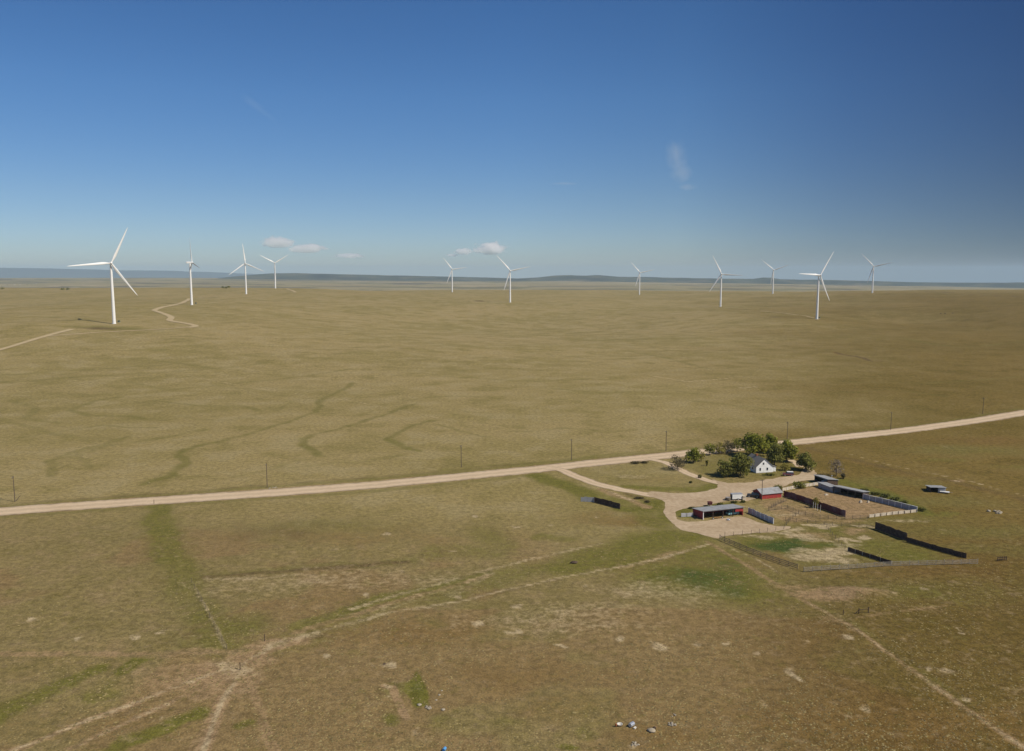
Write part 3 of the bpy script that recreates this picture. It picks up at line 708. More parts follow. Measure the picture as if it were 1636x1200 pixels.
def smooth_path(pts, step):
    """Catmull-Rom through ground points, resampled"""
    P = [Vector((p.x, p.y)) for p in pts]
    P = [P[0] * 2 - P[1]] + P + [P[-1] * 2 - P[-2]]
    out = []
    for i in range(1, len(P) - 2):
        n = max(2, int((P[i + 1] - P[i]).length / step))
        for k in range(n):
            t = k / n; a, b, c, d = P[i - 1:i + 3]
            out.append(0.5 * ((2 * b) + (c - a) * t + (2 * a - 5 * b + 4 * c - d) * t * t + (3 * b - a - 3 * c + d) * t ** 3))
    out.append(P[-2]); return out
def strip(name, px, width, lift, material, step=3.0, rough=0.25, world=None, label=None):
    c = smooth_path(world or GP(px), step)
    n = len(c); vs = []; fs = []; NX = 9
    for i, p in enumerate(c):
        t = (c[min(i + 1, n - 1)] - c[max(i - 1, 0)]).normalized(); q = Vector((-t.y, t.x))
        s = i * step
        wl_ = width / 2 + rough * width * (float(fbm(np.array([s / 4.0]), np.array([1.3]), 61)[0]) - .5)
        wr_ = width / 2 + rough * width * (float(fbm(np.array([s / 4.0]), np.array([7.7]), 63)[0]) - .5)
        for k in range(NX):
            u = -wl_ + (wl_ + wr_) * k / (NX - 1)
            v = p + q * u
            vs.append((v.x, v.y, 0))
    A_ = np.array(vs); z = hz(A_[:, 0], A_[:, 1]) + lift
    vs = [(a[0], a[1], zz) for a, zz in zip(vs, z)]
    for i in range(n - 1):
        for k in range(NX - 1):
            j = i * NX + k; fs.append((j, j + 1, j + NX + 1, j + NX))
    o = MB(); o.add(vs, fs, True); ob = o.build(name, material, recalc=False)
    if ob.data.polygons[0].normal.z < 0: ob.data.flip_normals()
    at = ob.data.attributes.new('across', 'FLOAT', 'POINT'); at.data.foreach_set('value', np.tile(np.linspace(0, 1, NX), n).astype(np.float32))
    return tag(ob, kind='structure')
strip('gravel_road', [(-160, 829), (-60, 822), (0, 817.5), (100, 810), (250, 800), (440, 787), (600, 774.5), (737, 761.5), (860, 749.5), (905, 744.5), (960, 738.5), (1040, 730.5), (1100, 724), (1180, 716), (1270, 706.5), (1350, 698), (1430, 689.5), (1500, 680.5), (1560, 672), (1636, 659.5), (1740, 644)], 12.4, .05, M_gravel, 1.3, .16)
strip('driveway', [(868, 747), (893, 750), (908, 756), (930, 765), (960, 775), (1000, 784), (1040, 791), (1075, 795)], 6.0, .054, M_gravel, 1.2, .32)
strip('driveway', [(1030, 732), (1062, 739), (1085, 750), (1105, 759), (1125, 766), (1150, 773)], 4.6, .058, M_gravel, 1.2, .32)
def flat_poly(name, px, lift, material, jit=0.9):
    w = [Vector((p.x, p.y)) for p in smooth_path(GP(px + [px[0]]), .9)][:-1]
    n = len(w); vs = []
    for i, p in enumerate(w):
        t = (w[(i + 1) % n] - w[i - 1]).normalized()
        j = (float(fbm(np.array([p.x / 3.5]), np.array([p.y / 3.5]), 71)[0]) - .5) * 2.6 * jit
        q = p + Vector((-t.y, t.x)) * j; vs.append((q.x, q.y, lift))
    bm = bmesh.new(); f = bm.faces.new([bm.verts.new(v) for v in vs])
    bmesh.ops.triangulate(bm, faces=[f], ngon_method='EAR_CLIP')
    m_ = bpy.data.meshes.new(name); bm.to_mesh(m_); bm.free(); m_.materials.append(material)
    if m_.polygons[0].normal.z < 0: m_.flip_normals()
    o = bpy.data.objects.new(name, m_); COL.objects.link(o); return tag(o, kind='structure')
flat_poly('farmyard', [(1138, 766), (1165, 771.5), (1200, 770.5), (1240, 764), (1262, 761), (1276, 758), (1283, 752), (1289, 744), (1299, 750), (1305, 758), (1304, 766), (1286, 768), (1262, 773), (1254, 777), (1236, 781), (1222, 786), (1205, 796), (1192, 800), (1160, 801), (1135, 806),
          (1105, 811), (1085, 816), (1078, 822), (1084, 830), (1100, 834), (1124, 833), (1160, 828), (1188, 826), (1205, 833), (1238, 840), (1262, 842), (1245, 848), (1190, 853), (1158, 858), (1142, 860), (1115, 853), (1086, 845), (1070, 833), (1060, 820), (1064, 808), (1056, 799), (1038, 793), (1040, 785), (1080, 788), (1125, 785), (1146, 779), (1146, 773)], .062, M_yard)
strip('gravel_path', [(1262, 735), (1268, 738), (1274, 742), (1277, 746)], 4.0, .05, M_gravel, 2)
TP = 'access_track'
strip(TP, [(-80, 577), (0, 559), (40, 547), (70, 538), (100, 530), (116, 526)], 7, .35, M_track, 6, .2)
strip(TP, [(78, 537), (120, 534), (160, 531), (200, 529), (260, 526), (300, 523)], 4.0, .3, M_track, 6, .3)
strip(TP, [(300, 523.5), (313, 521.5), (305, 518.5), (285, 515), (271, 512), (274, 508), (268, 504), (250, 497.5), (247, 495.5), (258, 491.5), (280, 487), (295, 482), (303, 477)], 9, .4, M_track, 8, .3)
strip(TP, [(1215, 497), (1260, 501.5), (1302, 508.5)], 4, .3, M_track, 8, .3)
strip(TP, [(1112, 490), (1150, 490.5)], 4, .3, M_track, 8, .3)
strip(TP, [(458, 461.5), (466, 464), (472, 467)], 8, .5, M_track, 10, .3)
strip(TP, [(318, 476), (330, 475), (345, 474.5)], 7, .5, M_track, 10, .3)
strip(TP, [(129, 455), (150, 457), (165, 458), (180, 458.5)], 26, .9, M_track, 12, .3)

# ------------------------------------------------------------------ grass tufts standing in the near pasture
def make_tufts(n):
    mb_v = []; mb_f = []
    rp = [(p.x, p.y) for p in GP(ROADPX)]; rxs = [p[0] for p in rp]; rys = [p[1] for p in rp]
    rr_ = np.random.default_rng(99)
    r = 138 * (2.35 ** (rr_.random(n) ** 1.25)); a = rr_.uniform(-.62, .62, n)
    xs, ys = r * np.sin(a), r * np.cos(a)
    den = fbm(xs / 16, ys / 16, 201, 4)
    keep = (rr_.random(n) < sst(.30, .62, den)) & (ys < np.interp(xs, rxs, rys) - 9) & ~((xs > 62) & (xs < 150) & (ys > 275)) & ~((xs > 20) & (xs < 62) & (ys > 318))
    zs = hz(xs[keep], ys[keep])
    for x, y, z0 in zip(xs[keep], ys[keep], zs):
        w = rr_.uniform(.12, .42); h = w * rr_.uniform(.2, .42); t = rr_.uniform(0, 6.28); o = len(mb_v)
        for k in range(5):
            q = w * rr_.uniform(.6, 1.25); mb_v.append((x + q * math.cos(t + k * 1.2566), y + q * math.sin(t + k * 1.2566), z0 - .05))
        mb_v.append((x + rr_.uniform(-.4, .4) * w, y + rr_.uniform(-.4, .4) * w, z0 + h))
        mb_f += [(o + k, o + (k + 1) % 5, o + 5) for k in range(5)]
    m = MB(); m.add(mb_v, mb_f); o = m.build('grass_tufts', M_tuft, recalc=False); o.location = (0, 0, 0)
    return tag(o, kind='stuff')
M_tuft = mat('dry tufts', (.215, .168, .070), .95, .38, .12, island=True)
make_tufts(52000)

# ------------------------------------------------------------------ hills and mountains on the horizon
def ridge(name, prof, dist, depth, base_y, seed, material, amp):
    na, nd = 260, 14
    pxs = np.linspace(prof[0][0], prof[-1][0], na)
    tops = np.interp(pxs, [p[0] for p in prof], [p[1] for p in prof])
    vs, fs = [], []
    for j in range(nd):
        u = j / (nd - 1)
        shape = math.sin(min(1, u * 1.25) * math.pi / 2) if u < .8 else math.cos((u - .8) / .2 * math.pi / 2) * .9 + .1
        for i, (px, ty) in enumerate(zip(pxs, tops)):
            a, b, c = ray(px, ty); hl = math.hypot(a, b); az = math.atan2(a, b)
            d = dist + depth * (u - .8)
            ztop = H0 + c / hl * dist
            zb = hz1((dist - depth * .8) * math.sin(az), (dist - depth * .8) * math.cos(az)) - 12 if base_y > 450 else H0 - dist * (base_y - 438) / F * 1.12
            nz_ = (float(fbm(np.array([d / 900.0]), np.array([az * 60]), seed)[0]) - .5) * amp
            z = zb + (ztop - zb) * shape + nz_ * (1 - abs(u - .8)) * min(1, u * 4)
            vs.append((d * math.sin(az), d * math.cos(az), z))
    for j in range(nd - 1):
        for i in range(na - 1):
            k = j * na + i; fs.append((k, k + 1, k + na + 1, k + na))
    o = MB(); o.add(vs, fs, True); ob = o.build(name, material, recalc=False)
    if ob.data.polygons[na].normal.z < 0: ob.data.flip_normals()
    return tag(ob, kind='structure')
M_hills = mat('wooded hills', (.060, .068, .042), 1.0, .55, .0011, spec=0.0, dirt=(.14, .12, .07), dirt_scale=.0022)
M_mount = mat('mountain', (.07, .085, .075), 1.0, .3, .0006, spec=0.0)
ridge('hills', [(330, 446), (380, 441), (430, 437), (470, 436.5), (520, 437.5), (600, 439.5), (700, 441.5), (760, 443), (830, 445), (862, 443), (885, 440.5), (910, 439.5), (935, 440.5), (955, 439.5), (985, 442), (1040, 443), (1090, 444), (1150, 445), (1205, 445.5), (1217, 443.5), (1232, 444), (1245, 446), (1330, 447.5), (1400, 449), (1450, 450.5), (1540, 452), (1636, 451.5), (2200, 452)], 15500, 1500, 453, 5, M_hills, 12)
ridge('mountain', [(-900, 427), (-300, 426), (0, 428), (60, 428.5), (110, 430), (190, 431.5), (260, 432.5), (330, 434.5), (420, 438), (520, 444)], 36000, 4000, 446, 9, M_mount, 30)

# ------------------------------------------------------------------ wind turbines
def make_turbine():
    r = empty('wind_turbine', (0, 0, 0))
    MB().lathe([(3.6, -1.5), (3.6, .12), (2.6, .2)], 24).build('foundation', M_conc, r)
    MB().lathe([(2.2, .2), (2.12, 8), (1.95, 26), (1.72, 48), (1.4, 77.6), (1.4, 78.0)], 28).build('tower', M_white_turb, r)
    MB().box(0, 2.17, 1.2, .95, .12, 2.2).build('door', M_nac, r)
    head = MB()   # nacelle along local Y: rotor at -Y
    prof = [(-1.6, -1.5), (1.6, -1.5), (1.75, -.4), (1.75, 1.2), (1.3, 1.75), (-1.3, 1.75), (-1.75, 1.2), (-1.75, -.4)]
    ys = [(-2.6, .72), (-2.2, .92), (-1, 1.0), (4.5, 1.0), (6.6, .86), (7.0, .7)]
    vs = []; fs = []
    for y, k in ys:
        vs += [(p[0] * k, y, 80 + p[1] * k) for p in prof]
    for j in range(len(ys) - 1):
        for i in range(8):
            fs.append((j * 8 + i, j * 8 + (i + 1) % 8, (j + 1) * 8 + (i + 1) % 8, (j + 1) * 8 + i))
    head.add(vs, fs); head.add(vs[:8], [tuple(range(8))]); head.add(vs[-8:], [tuple(range(8))[::-1]])
    nac = head.build('nacelle', M_nac, r)
    MB().box(0, 5.6, 81.4, .8, .5, .9).build('vent', M_nac, nac)
    hub = MB(); n = 16; prof2 = [(.05, -2.4), (.7, -2.25), (1.25, -1.7), (1.55, -.8), (1.55, .9), (1.3, 1.1)]
    vs = [];
    for rr, y in prof2:
        for i in range(n):
            t = 2 * math.pi * i / n; vs.append((rr * math.cos(t), y, rr * math.sin(t)))
    fs = [(k * n + i, k * n + (i + 1) % n, (k + 1) * n + (i + 1) % n, (k + 1) * n + i) for k in range(len(prof2) - 1) for i in range(n)]
    hub.add(vs, fs, True)
    hb = hub.build('rotor_hub', M_white_turb, r); hb.location = (0, -3.9, 80)
    # one blade pointing to local +Z, rotor axis along Y
    secs = [(1.2, 1.9, 1.9, 0), (3.0, 1.9, 1.8, 6), (7, 3.0, 1.25, 14), (10.5, 3.7, .95, 12), (20, 2.9, .62, 7), (32, 2.1, .4, 3.5), (44, 1.35, .24, 1), (50, .8, .13, 0), (52, .25, .05, 0)]
    bl = MB(); n = 12; vs = []
    for z, ch, th, tw in secs:
        t0 = D2R(tw + 4); off = -.25 * ch if ch > 1.95 or z > 12 else 0
        for i in range(n):
            t = 2 * math.pi * i / n
            x = ch / 2 * math.cos(t) - off * .6; y = th / 2 * math.sin(t) * (1 - .45 * math.cos(t) if z > 4 else 1) - .0006 * z * z
            vs.append((x * math.cos(t0) - y * math.sin(t0), x * math.sin(t0) + y * math.cos(t0), z))
    fs = [(k * n + i, k * n + (i + 1) % n, (k + 1) * n + (i + 1) % n, (k + 1) * n + i) for k in range(len(secs) - 1) for i in range(n)]
    bl.add(vs, fs, True)
    b0 = bl.build('blade', M_white_turb, r); b0.location = (0, -3.9, 80)
    for k in (1, 2):
        b = b0.copy(); COL.objects.link(b); b.parent = r
    return r
TL = ['tall white wind turbine nearest the left edge, by the fork of two dirt tracks', 'white wind turbine seen edge-on beside the zigzag dirt track', 'white wind turbine with one blade straight up, right of the edge-on turbine',
      'small white turbine below the left group of puffy clouds, blades in a wide V', 'smallest distant white turbine, left of the turbine under the brightest cloud', 'white wind turbine in the middle, just right of the brightest puffy cloud',
      'small distant white turbine alone between the middle turbine and the right-hand group', 'white turbine with one blade level to the right, leftmost of the right-hand four', 'small white turbine behind and between the two nearer right-hand turbines',
      'tallest white turbine of the right-hand four, with a dark transformer at its foot', 'rightmost white wind turbine on the plateau edge']
t0 = make_turbine()
turbines = []
for i, ((px, py, hp, ph, yw), (x, y, z)) in enumerate(zip(TURB, TB)):
    o = t0 if i == 0 else copy_tree(t0)
    az = math.atan2(x, y)
    # rotor axis (local -Y) points back to the viewer, turned by the yaw
    rz = -az + D2R(yw)
    o.location = (x, y, hz1(x, y)); o.rotation_euler = (0, 0, rz)
    bl = [c for c in o.children if c.name.split('.')[0] == 'blade']
    for k, b in enumerate(bl):
        b.rotation_euler = (0, D2R(90 - (ph + 120 * k)), 0)
    tag(o, TL[i], 'wind turbine', 'wind turbines on the prairie')
    turbines.append(o)
def transformer(px, label):
    g = G(*px); o = empty('transformer_box', (g.x, g.y, g.z), 0, label, 'transformer', 'transformers at turbine feet')
    MB().box(0, 0, -.3, 3.4, 3.0, .5).build('pad', M_conc, o); MB().box(0, 0, .2, 2.6, 2.2, 2.3, 0, .94).build('cabinet', M_box, o)
    MB().box(0, .1, 2.5, 2.8, 2.3, .15).build('lid', M_box, o)
for p, lb in (((190, 515), 'dark green transformer cabinet at the foot of the leftmost turbine'), ((313, 485.5), 'dark green transformer cabinet right of the edge-on turbine'), ((1309, 508.5), 'dark green transformer cabinet at the foot of the tallest right-hand turbine')):
    transformer(p, lb)

# ------------------------------------------------------------------ utility poles
def make_pole(h=10.6):
    o = empty('utility_pole', (0, 0, 0))
    MB().tube((0, 0, -1), (0, 0, h), .19, .13, 10).build('post', M_pole, o)
    c = MB().box(0, .18, h - .75, 2.4, .13, .15).build('crossarm', M_pole, o)
    for x in (-1.05, -.35, 1.05): MB().lathe([(.03, 0), (.07, .05), (.07, .2), (.02, .24)], 8, (x, .18, h - .6)).build('insulator', M_insul, c)
    return o
p0 = make_pole()
PL = [(24, 802, 'dark wooden utility pole nearest the left edge beside the gravel road'), (427, 779, 'wooden utility pole above the pale rubble by the left half of the road'), (737, 746.5, 'wooden utility pole in the grass where the swales end near the road'),
      (913, 735.5, 'wooden utility pole behind the road opposite the first driveway'), (1064, 720.5, 'wooden utility pole just left of the farm trees'), (1257.5, 704, 'wooden utility pole rising behind the tallest green tree'),
      (1423, 686.5, 'wooden utility pole behind the road right of the farm'), (1570, 661, 'farthest wooden utility pole, near the right edge')]
for i, (px, py, lb) in enumerate(PL):
    o = p0 if i == 0 else copy_tree(p0); g = G(px, py)
    o.location = g; o.rotation_euler = (0, 0, D2R(16) + math.pi / 2 + random.uniform(-.1, .1)); tag(o, lb, 'utility pole', 'utility poles along the gravel road')
o = copy_tree(p0); g = G(1217, 799); o.location = g; o.rotation_euler = (0, 0, .3); o.scale = (.8, .8, .8)
tag(o, 'short yard pole at the left corner of the small red barn', 'utility pole')
g = G(34, 801)
# stub brace beside the first pole
b = MB().tube((-1.0, -.4, -.3), (.5, .9, 1.9), .14, .10, 8).build('brace_post', M_pole); b.location = G(29, 800); tag(b, 'slanted dark brace post at the foot of the leftmost pole', 'post')

# ------------------------------------------------------------------ farm buildings
FA = D2R(15.0)
U = Vector((math.cos(FA), math.sin(FA), 0)); V = Vector((-math.sin(FA), math.cos(FA), 0))
def gable_building(root, L, Wd, eave, ridge_h, mw, mr, over=.35, rt=.14):
    """ridge along local Y from 0..L, gable front at y=0, width along x 0..Wd"""
    poly_ = [(0, 0), (Wd, 0), (Wd, eave), (Wd / 2, ridge_h), (0, eave)]
    w = MB().prism(poly_, (1, 0, 0), (0, 0, 1), (0, 0, 0), (0, 1, 0), L).build('wall', mw, root)
    sl = (ridge_h - eave) / (Wd / 2)
    rf = MB()
    for sg in (0, 1):
        xe = -over if sg == 0 else Wd + over; ze = eave - over * sl + rt + .01; zr = ridge_h + rt + .01
        rf.quad_prism([(xe, -over, ze), (Wd / 2, -over, zr), (Wd / 2, L + over, zr), (xe, L + over, ze)], rt)
    rf = rf.build('roof', mr, root)
    return w, rf
def window(root, x, y, z, w, h, face='y', name='window'):
    fr = MB(); pn = MB()
    if face == 'y':
        fr.box(x, y - .03, z, w + .24, .08, h + .24); pn.box(x, y - .075, z + .12, w, .04, h)
    else:
        fr.box(x - .03, y, z, .08, w + .24, h + .24); pn.box(x - .075, y, z + .12, .04, w, h)
    f = fr.build(name, M_trim, root); pn.build('pane', M_glass, f)
    return f
g = G(1208, 756.2)
house = empty('farmhouse', (g.x, g.y, 0), FA - .02, 'white farmhouse with steep grey shingle roof among green trees', 'house')
hw, hr = gable_building(house, 11.5, 8.4, 3.0, 6.5, M_whitewall, M_shingle)
MB().box(4.2, 7.0, 5.6, .8, .8, 1.7).build('chimney', M_rust, hr)
window(house, 2.0, 0, 1.0, .75, 1.25); window(house, 5.6, 0, 1.0, .75, 1.25); window(house, 3.6, 0, 3.7, .7, 1.0)
window(house, 0, 3.0, 1.0, .9, 1.2, 'x'); window(house, 0, 7.5, 1.0, .9, 1.2, 'x')
MB().box(4.2, 5.75, -.3, 8.6, 11.7, .55).build('foundation', M_conc, house)
MB().prism([(0, 0), (2.3, 0), (2.3, 2.1), (0, 2.5)], (1, 0, 0), (0, 0, 1), (8.4, 1.2, 0), (0, 1, 0), 4.5).build('porch', M_whitewall, house)
MB().quad_prism([(8.38, .9, 2.72), (11.0, .9, 2.26), (11.0, 6.0, 2.26), (8.38, 6.0, 2.72)], .12).build('porch_roof', M_shingle, house)
d = MB().box(10.0, 1.16, .15, .85, .07, 1.85).build('door', M_trim, house); MB().box(10.3, 1.1, 1.05, .06, .08, .12).build('handle', M_steel, d)

g = G(1217, 797.8)
barn = empty('red_barn', (g.x, g.y, 0), D2R(19), 'small red barn with a pale metal roof beside the yard pole', 'barn')
# long axis along x here: build a gable building turned by 90 degrees
poly_ = [(0, 0), (6.0, 0), (6.0, 2.1), (3.0, 3.5), (0, 2.1)]
MB().prism(poly_, (0, 1, 0), (0, 0, 1), (0, 0, 0), (1, 0, 0), 9.6).build('wall', M_red, barn)
rf = MB()
for e, zz in ((-.4, 1.93), (6.4, 1.93)):
    rf.quad_prism([(-.35, e, zz + .13), (9.95, e, zz + .13), (9.95, 3.0, 3.64), (-.35, 3.0, 3.64)], .12)
rf.build('roof', M_metal, barn)
for x in (.02, 9.58): MB().box(x, -.03, 0, .22, .1, 2.0).build('corner_trim', M_cream, barn)
d = MB().box(-.05, 3.0, 0, .1, 2.2, 1.95).build('door', M_wood_dk, barn); MB().box(-.13, 2.2, .95, .06, .08, .25).build('handle', M_steel, d)

# long open-fronted red shed
g = G(1123, 830.3)
shed = empty('open_shed', (g.x, g.y, 0), D2R(18.5), 'long open-fronted red shed with grey metal roof and vehicles inside', 'shed')
SL, SD = 17.2, 7.2
MB().prism([(0, 0), (SD, 0), (SD, 2.25), (0, 3.1)], (0, 1, 0), (0, 0, 1), (0, 0, 0), (1, 0, 0), .18).build('end_wall', M_red, shed)
MB().prism([(0, 0), (SD, 0), (SD, 2.25), (0, 3.1)], (0, 1, 0), (0, 0, 1), (SL - .18, 0, 0), (1, 0, 0), .18).build('end_wall', M_red, shed)
MB().box(SL / 2, SD - .1, 0, SL - .38, .16, 2.2).build('back_wall', M_red, shed)
MB().quad_prism([(-.4, -.5, 3.34), (SL + .4, -.5, 3.34), (SL + .4, SD + .3, 2.42), (-.4, SD + .3, 2.42)], .12).build('roof', M_metal, shed)
for x in (4.3, 8.6, 12.9): MB().box(x, .12, 0, .22, .2, 3.0).build('post', M_wood_dk, shed)
MB().box(.1, -.06, 0, .26, .1, 3.05).build('corner_trim', M_whitepost, shed)
MB().box(SL / 2, -.06, 2.82, SL - .5, .1, .26).build('fascia', M_metal_dull, shed)
MB().box(15.4, .0, 1.7, 3.2, .1, 1.05).build('front_panel', M_red, shed)

# sheds with a long open (or closed) front facing down-left across the corral
def long_shed(name, apx, bpx, D_, hf, hb_, label, closed=False, wall=None, roof=None):
    a, b = G(*apx), G(*bpx); L_ = (a - b).length; wall = wall or M_wood_dk
    r = empty(name, (b.x, b.y, 0), math.atan2(a.y - b.y, a.x - b.x), label, 'shed')
    MB().box(L_ / 2, -D_, 0, L_, .16, hb_ - .05).build('back_wall', wall, r)
    for x in (0, L_ - .16): MB().prism([(0, 0), (-D_, 0), (-D_, hb_), (0, hf)], (0, 1, 0), (0, 0, 1), (x, 0, 0), (1, 0, 0), .16).build('end_wall', wall, r)
    MB().quad_prism([(-.4, .5, hf + .23), (L_ + .4, .5, hf + .23), (L_ + .4, -D_ - .3, hb_ + .13), (-.4, -D_ - .3, hb_ + .13)], .12).build('roof', roof or M_metal, r)
    if closed: MB().box(L_ / 2, .02, 0, L_ - .34, .14, hf).build('front_wall', wall, r)
    else:
        n_ = max(2, round(L_ / 3.5))
        for i_ in range(n_ + 1): MB().box(.15 + (L_ - .3) * i_ / n_, -.12, 0, .2, .18, hf - .05).build('post', M_wood_mid, r)
    MB().box(L_ / 2, .14, hf - .28, L_, .08, .3).build('fascia', M_metal_dull, r)
    return r
long_shed('loafing_shed', (1331, 787), (1378, 797), 5.0, 2.75, 2.05, 'long low dark cattle shed with pale metal roof at the back of the corral')
long_shed('machine_shed', (1301, 769.5), (1322, 776.5), 5.5, 2.9, 2.1, 'grey metal-roofed machine shed with a dark open front behind the corral', wall=M_wood_dk)
long_shed('lean_to', (1307, 778), (1330, 787), 4.0, 1.9, 1.6, 'low grey lean-to between the machine shed and the cattle shed', True, M_metal_dull)
o = MB().tube((0, 0, -.3), (0, 0, 4.2), .08, .07, 8).box(0, 0, 4.2, .3, .3, .1).build('white_post', M_whitepost); o.location = G(1328.5, 775); tag(o, 'tall thin white post beside the machine shed', 'post')

# small open shelter out in the pasture, white vehicle beside it
a = G(1487, 787)
sh5 = empty('pasture_shelter', (a.x, a.y, 0), D2R(-8), 'small grey tin-roofed shelter alone in the pasture right of the corrals', 'shed')
for x in (0, 5.6): MB().prism([(0, 0), (5.4, 0), (5.4, 1.6), (0, 2.1)], (0, 1, 0), (0, 0, 1), (x, 0, 0), (1, 0, 0), .14).build('end_wall', M_metal_dull if x else M_wood_dk, sh5)
MB().box(4.2, .07, 0, 2.8, .14, 2.05).build('front_wall', M_metal_dull, sh5); MB().box(2.87, 5.33, 0, 5.46, .14, 1.55).build('back_wall', M_wood_dk, sh5)
MB().quad_prism([(-.5, -.4, 2.34), (6.1, -.4, 2.34), (6.1, 5.8, 1.72), (-.5, 5.8, 1.72)], .1).build('roof', M_metal, sh5)

# ------------------------------------------------------------------ fences
def board_fence(name, px, h, material, label, post_every=3.0, post_mat=None, post_out=.0, cap=False, sheet_t=.08, post_h=None, side=-1, cat='fence', group=None, jag=.12):
    """solid board or sheet fence through ground points"""
    P = GP(px) if not isinstance(px[0], Vector) else px
    root = empty(name, (P[0].x, P[0].y, 0), 0, label, cat, group); O = P[0]
    sheet = MB(); posts = []
    for a, b in zip(P[:-1], P[1:]):
        d = (b - a); L = d.length; d.normalize(); q = Vector((-d.y, d.x, 0)) * side
        ang = math.atan2(d.y, d.x); n = max(1, int(L / 1.22)); w = L / n
        for i in range(n):
            c = a + d * (w * (i + .5)) - O
            hh = h * (1 + random.uniform(-jag, jag) * .5)
            sheet.box(c.x + random.uniform(-.02, .02), c.y, .05, w - .03, sheet_t, hh, ang + random.uniform(-.01, .01))
        m = max(1, round(L / post_every))
        for i in range(m + 1):
            c = a + d * (L * i / m) + q * (sheet_t / 2 + .09) - O
            posts.append((c, ang))
    sheet.build('boards', material, root)
    for c, ang in posts:
        MB().box(c.x, c.y, -.3, .16, .14, (post_h or h) + .3, ang).build('post', post_mat or material, root)
    if cap:
        k = MB()
        for a, b in zip(P[:-1], P[1:]):
            d = b - a; c = (a + b) / 2 - O; k.box(c.x, c.y, h + .05 + h * jag * .5, d.length, .2, .1, math.atan2(d.y, d.x))
        k.build('top_rail', post_mat or material, root)
    return root
def rail_fence(name, px, h, nr_, material, label, every=2.6, board=.18, gap_r=.10, cat='fence', post_r=.09, wire=False):
    P = GP(px); O = P[0]; root = empty(name, (O.x, O.y, 0), 0, label, cat)
    rails = [MB() for _ in range(nr_)]; n_p = 0
    for si, (a, b) in enumerate(zip(P[:-1], P[1:])):
        d = b - a; L = d.length; d.normalize(); q = Vector((-d.y, d.x, 0)); ang = math.atan2(d.y, d.x)
        m = max(1, round(L / every))
        for i in range(m + (1 if si == len(P) - 2 else 0)):
            c = a + d * (L * i / m) - O
            MB().tube((c.x, c.y, -.3), (c.x + random.uniform(-.06, .06), c.y + random.uniform(-.06, .06), h * random.uniform(.98, 1.14)), post_r, post_r * .85, 7).build('post', material, root)
        for k in range(nr_):
            z = h * (k + .75) / (nr_ + .25) - board / 2
            for i in range(m):
                c = a + d * (L * (i + .5) / m) - q * (post_r + .04) - O
                rails[k].box(c.x, c.y, z + random.uniform(-.05, .05), L / m, .022 if wire else .06, .022 if wire else board, ang + random.uniform(-.012, .012))
    for r in rails: r.build('wire' if wire else 'rail', material, root)
    return root
board_fence('windbreak_fence', [(1252, 793), (1285, 803.5), (1318, 815), (1350, 826.3)], 2.5, M_redfence, 'long faded red board windbreak running down from the red barn', 3.2, M_redfence, side=1)
board_fence('corral_wall', [(1250, 784.5), (1278, 779.5), (1308, 774.5)], 1.3, M_cream, 'low cream board wall along the top of the corral', 2.6, M_whitepost, side=-1)
board_fence('windbreak_fence', [(1196, 819.5), (1215, 828), (1236, 837.2)], 2.1, M_whitepanel, 'white sheet windbreak with white posts right of the long red shed', 2.9, M_whitepost, side=-1)
board_fence('windbreak_fence', [(1379, 797.3), (1420, 807), (1440, 812), (1465, 818.3)], 1.9, M_metal_dull, 'grey metal windbreak along the right side of the corral', 3.0, M_whitepost, side=-1, cap=True)
board_fence('corral_wall', [(1388, 827.2), (1425, 822.5), (1464, 818.6)], 1.15, M_cream, 'low cream board wall closing the corral at the bottom right', 3.0, M_wood_dk, side=-1)
board_fence('board_fence', [(1398, 845.5), (1424, 855), (1448, 864.5)], 2.7, M_wood_dk, 'tall dark solid board fence at the top right of the lower pen', 3.0, M_wood_dk, side=1)
board_fence('board_fence', [(1448.5, 866), (1495, 879.5), (1543, 892.5)], 1.7, M_wood_dk, 'lower dark board fence continuing down to the grey rails', 3.0, M_wood_dk, side=1)
board_fence('board_fence', [(1355, 880.5), (1390, 891.5), (1424, 902.5)], 1.3, M_wood_dk, 'short dark board fence dividing the lower pen', 3.0, M_wood_gr, side=-1)
rail_fence('rail_fence', [(1150, 862.5), (1182, 876), (1215, 889.5), (1245, 900), (1274, 909.5)], 1.75, 3, M_wood_mid, 'brown rail fence along the left side of the lower pen', 2.7, .20)
rail_fence('rail_fence', [(1284, 913.5), (1355, 909), (1425, 904.3), (1495, 902.5), (1562, 900.8)], 1.6, 4, M_wood_gr, 'long grey weathered rail fence along the bottom of the lower pen', 2.9, .13)
rail_fence('wire_fence', [(1158, 857), (1200, 853.5), (1252, 846)], 1.5, 3, M_wood_mid, 'thin post and wire fence along the bottom edge of the gravel yard', 4.0, .05, wire=True, post_r=.075)
rail_fence('pipe_corral', [(1228, 816), (1258, 813), (1276, 821), (1310, 829), (1350, 830), (1386, 829.5)], 1.6, 4, M_wood_mid, 'thin brown rail corral between the white and red windbreaks', 3.0, .07, post_r=.07)
rail_fence('pipe_corral', [(1232, 812), (1243, 806), (1256, 801)], 1.6, 4, M_wood_mid, 'short brown pipe rail from the red barn pen to the white windbreak', 2.6, .07, post_r=.07)
rail_fence('pipe_corral', [(1255, 832), (1290, 836), (1330, 840), (1372, 842), (1398, 845)], 1.4, 3, M_wood_mid, 'long brown rail across the top of the lower pen', 3.2, .07, post_r=.07)
rail_fence('wire_fence', [(1318, 838), (1330, 856), (1350, 877)], 1.3, 3, M_wood_mid, 'thin wire fence splitting the lower pen down to the short dark fence', 3.4, .05, wire=True, post_r=.07)
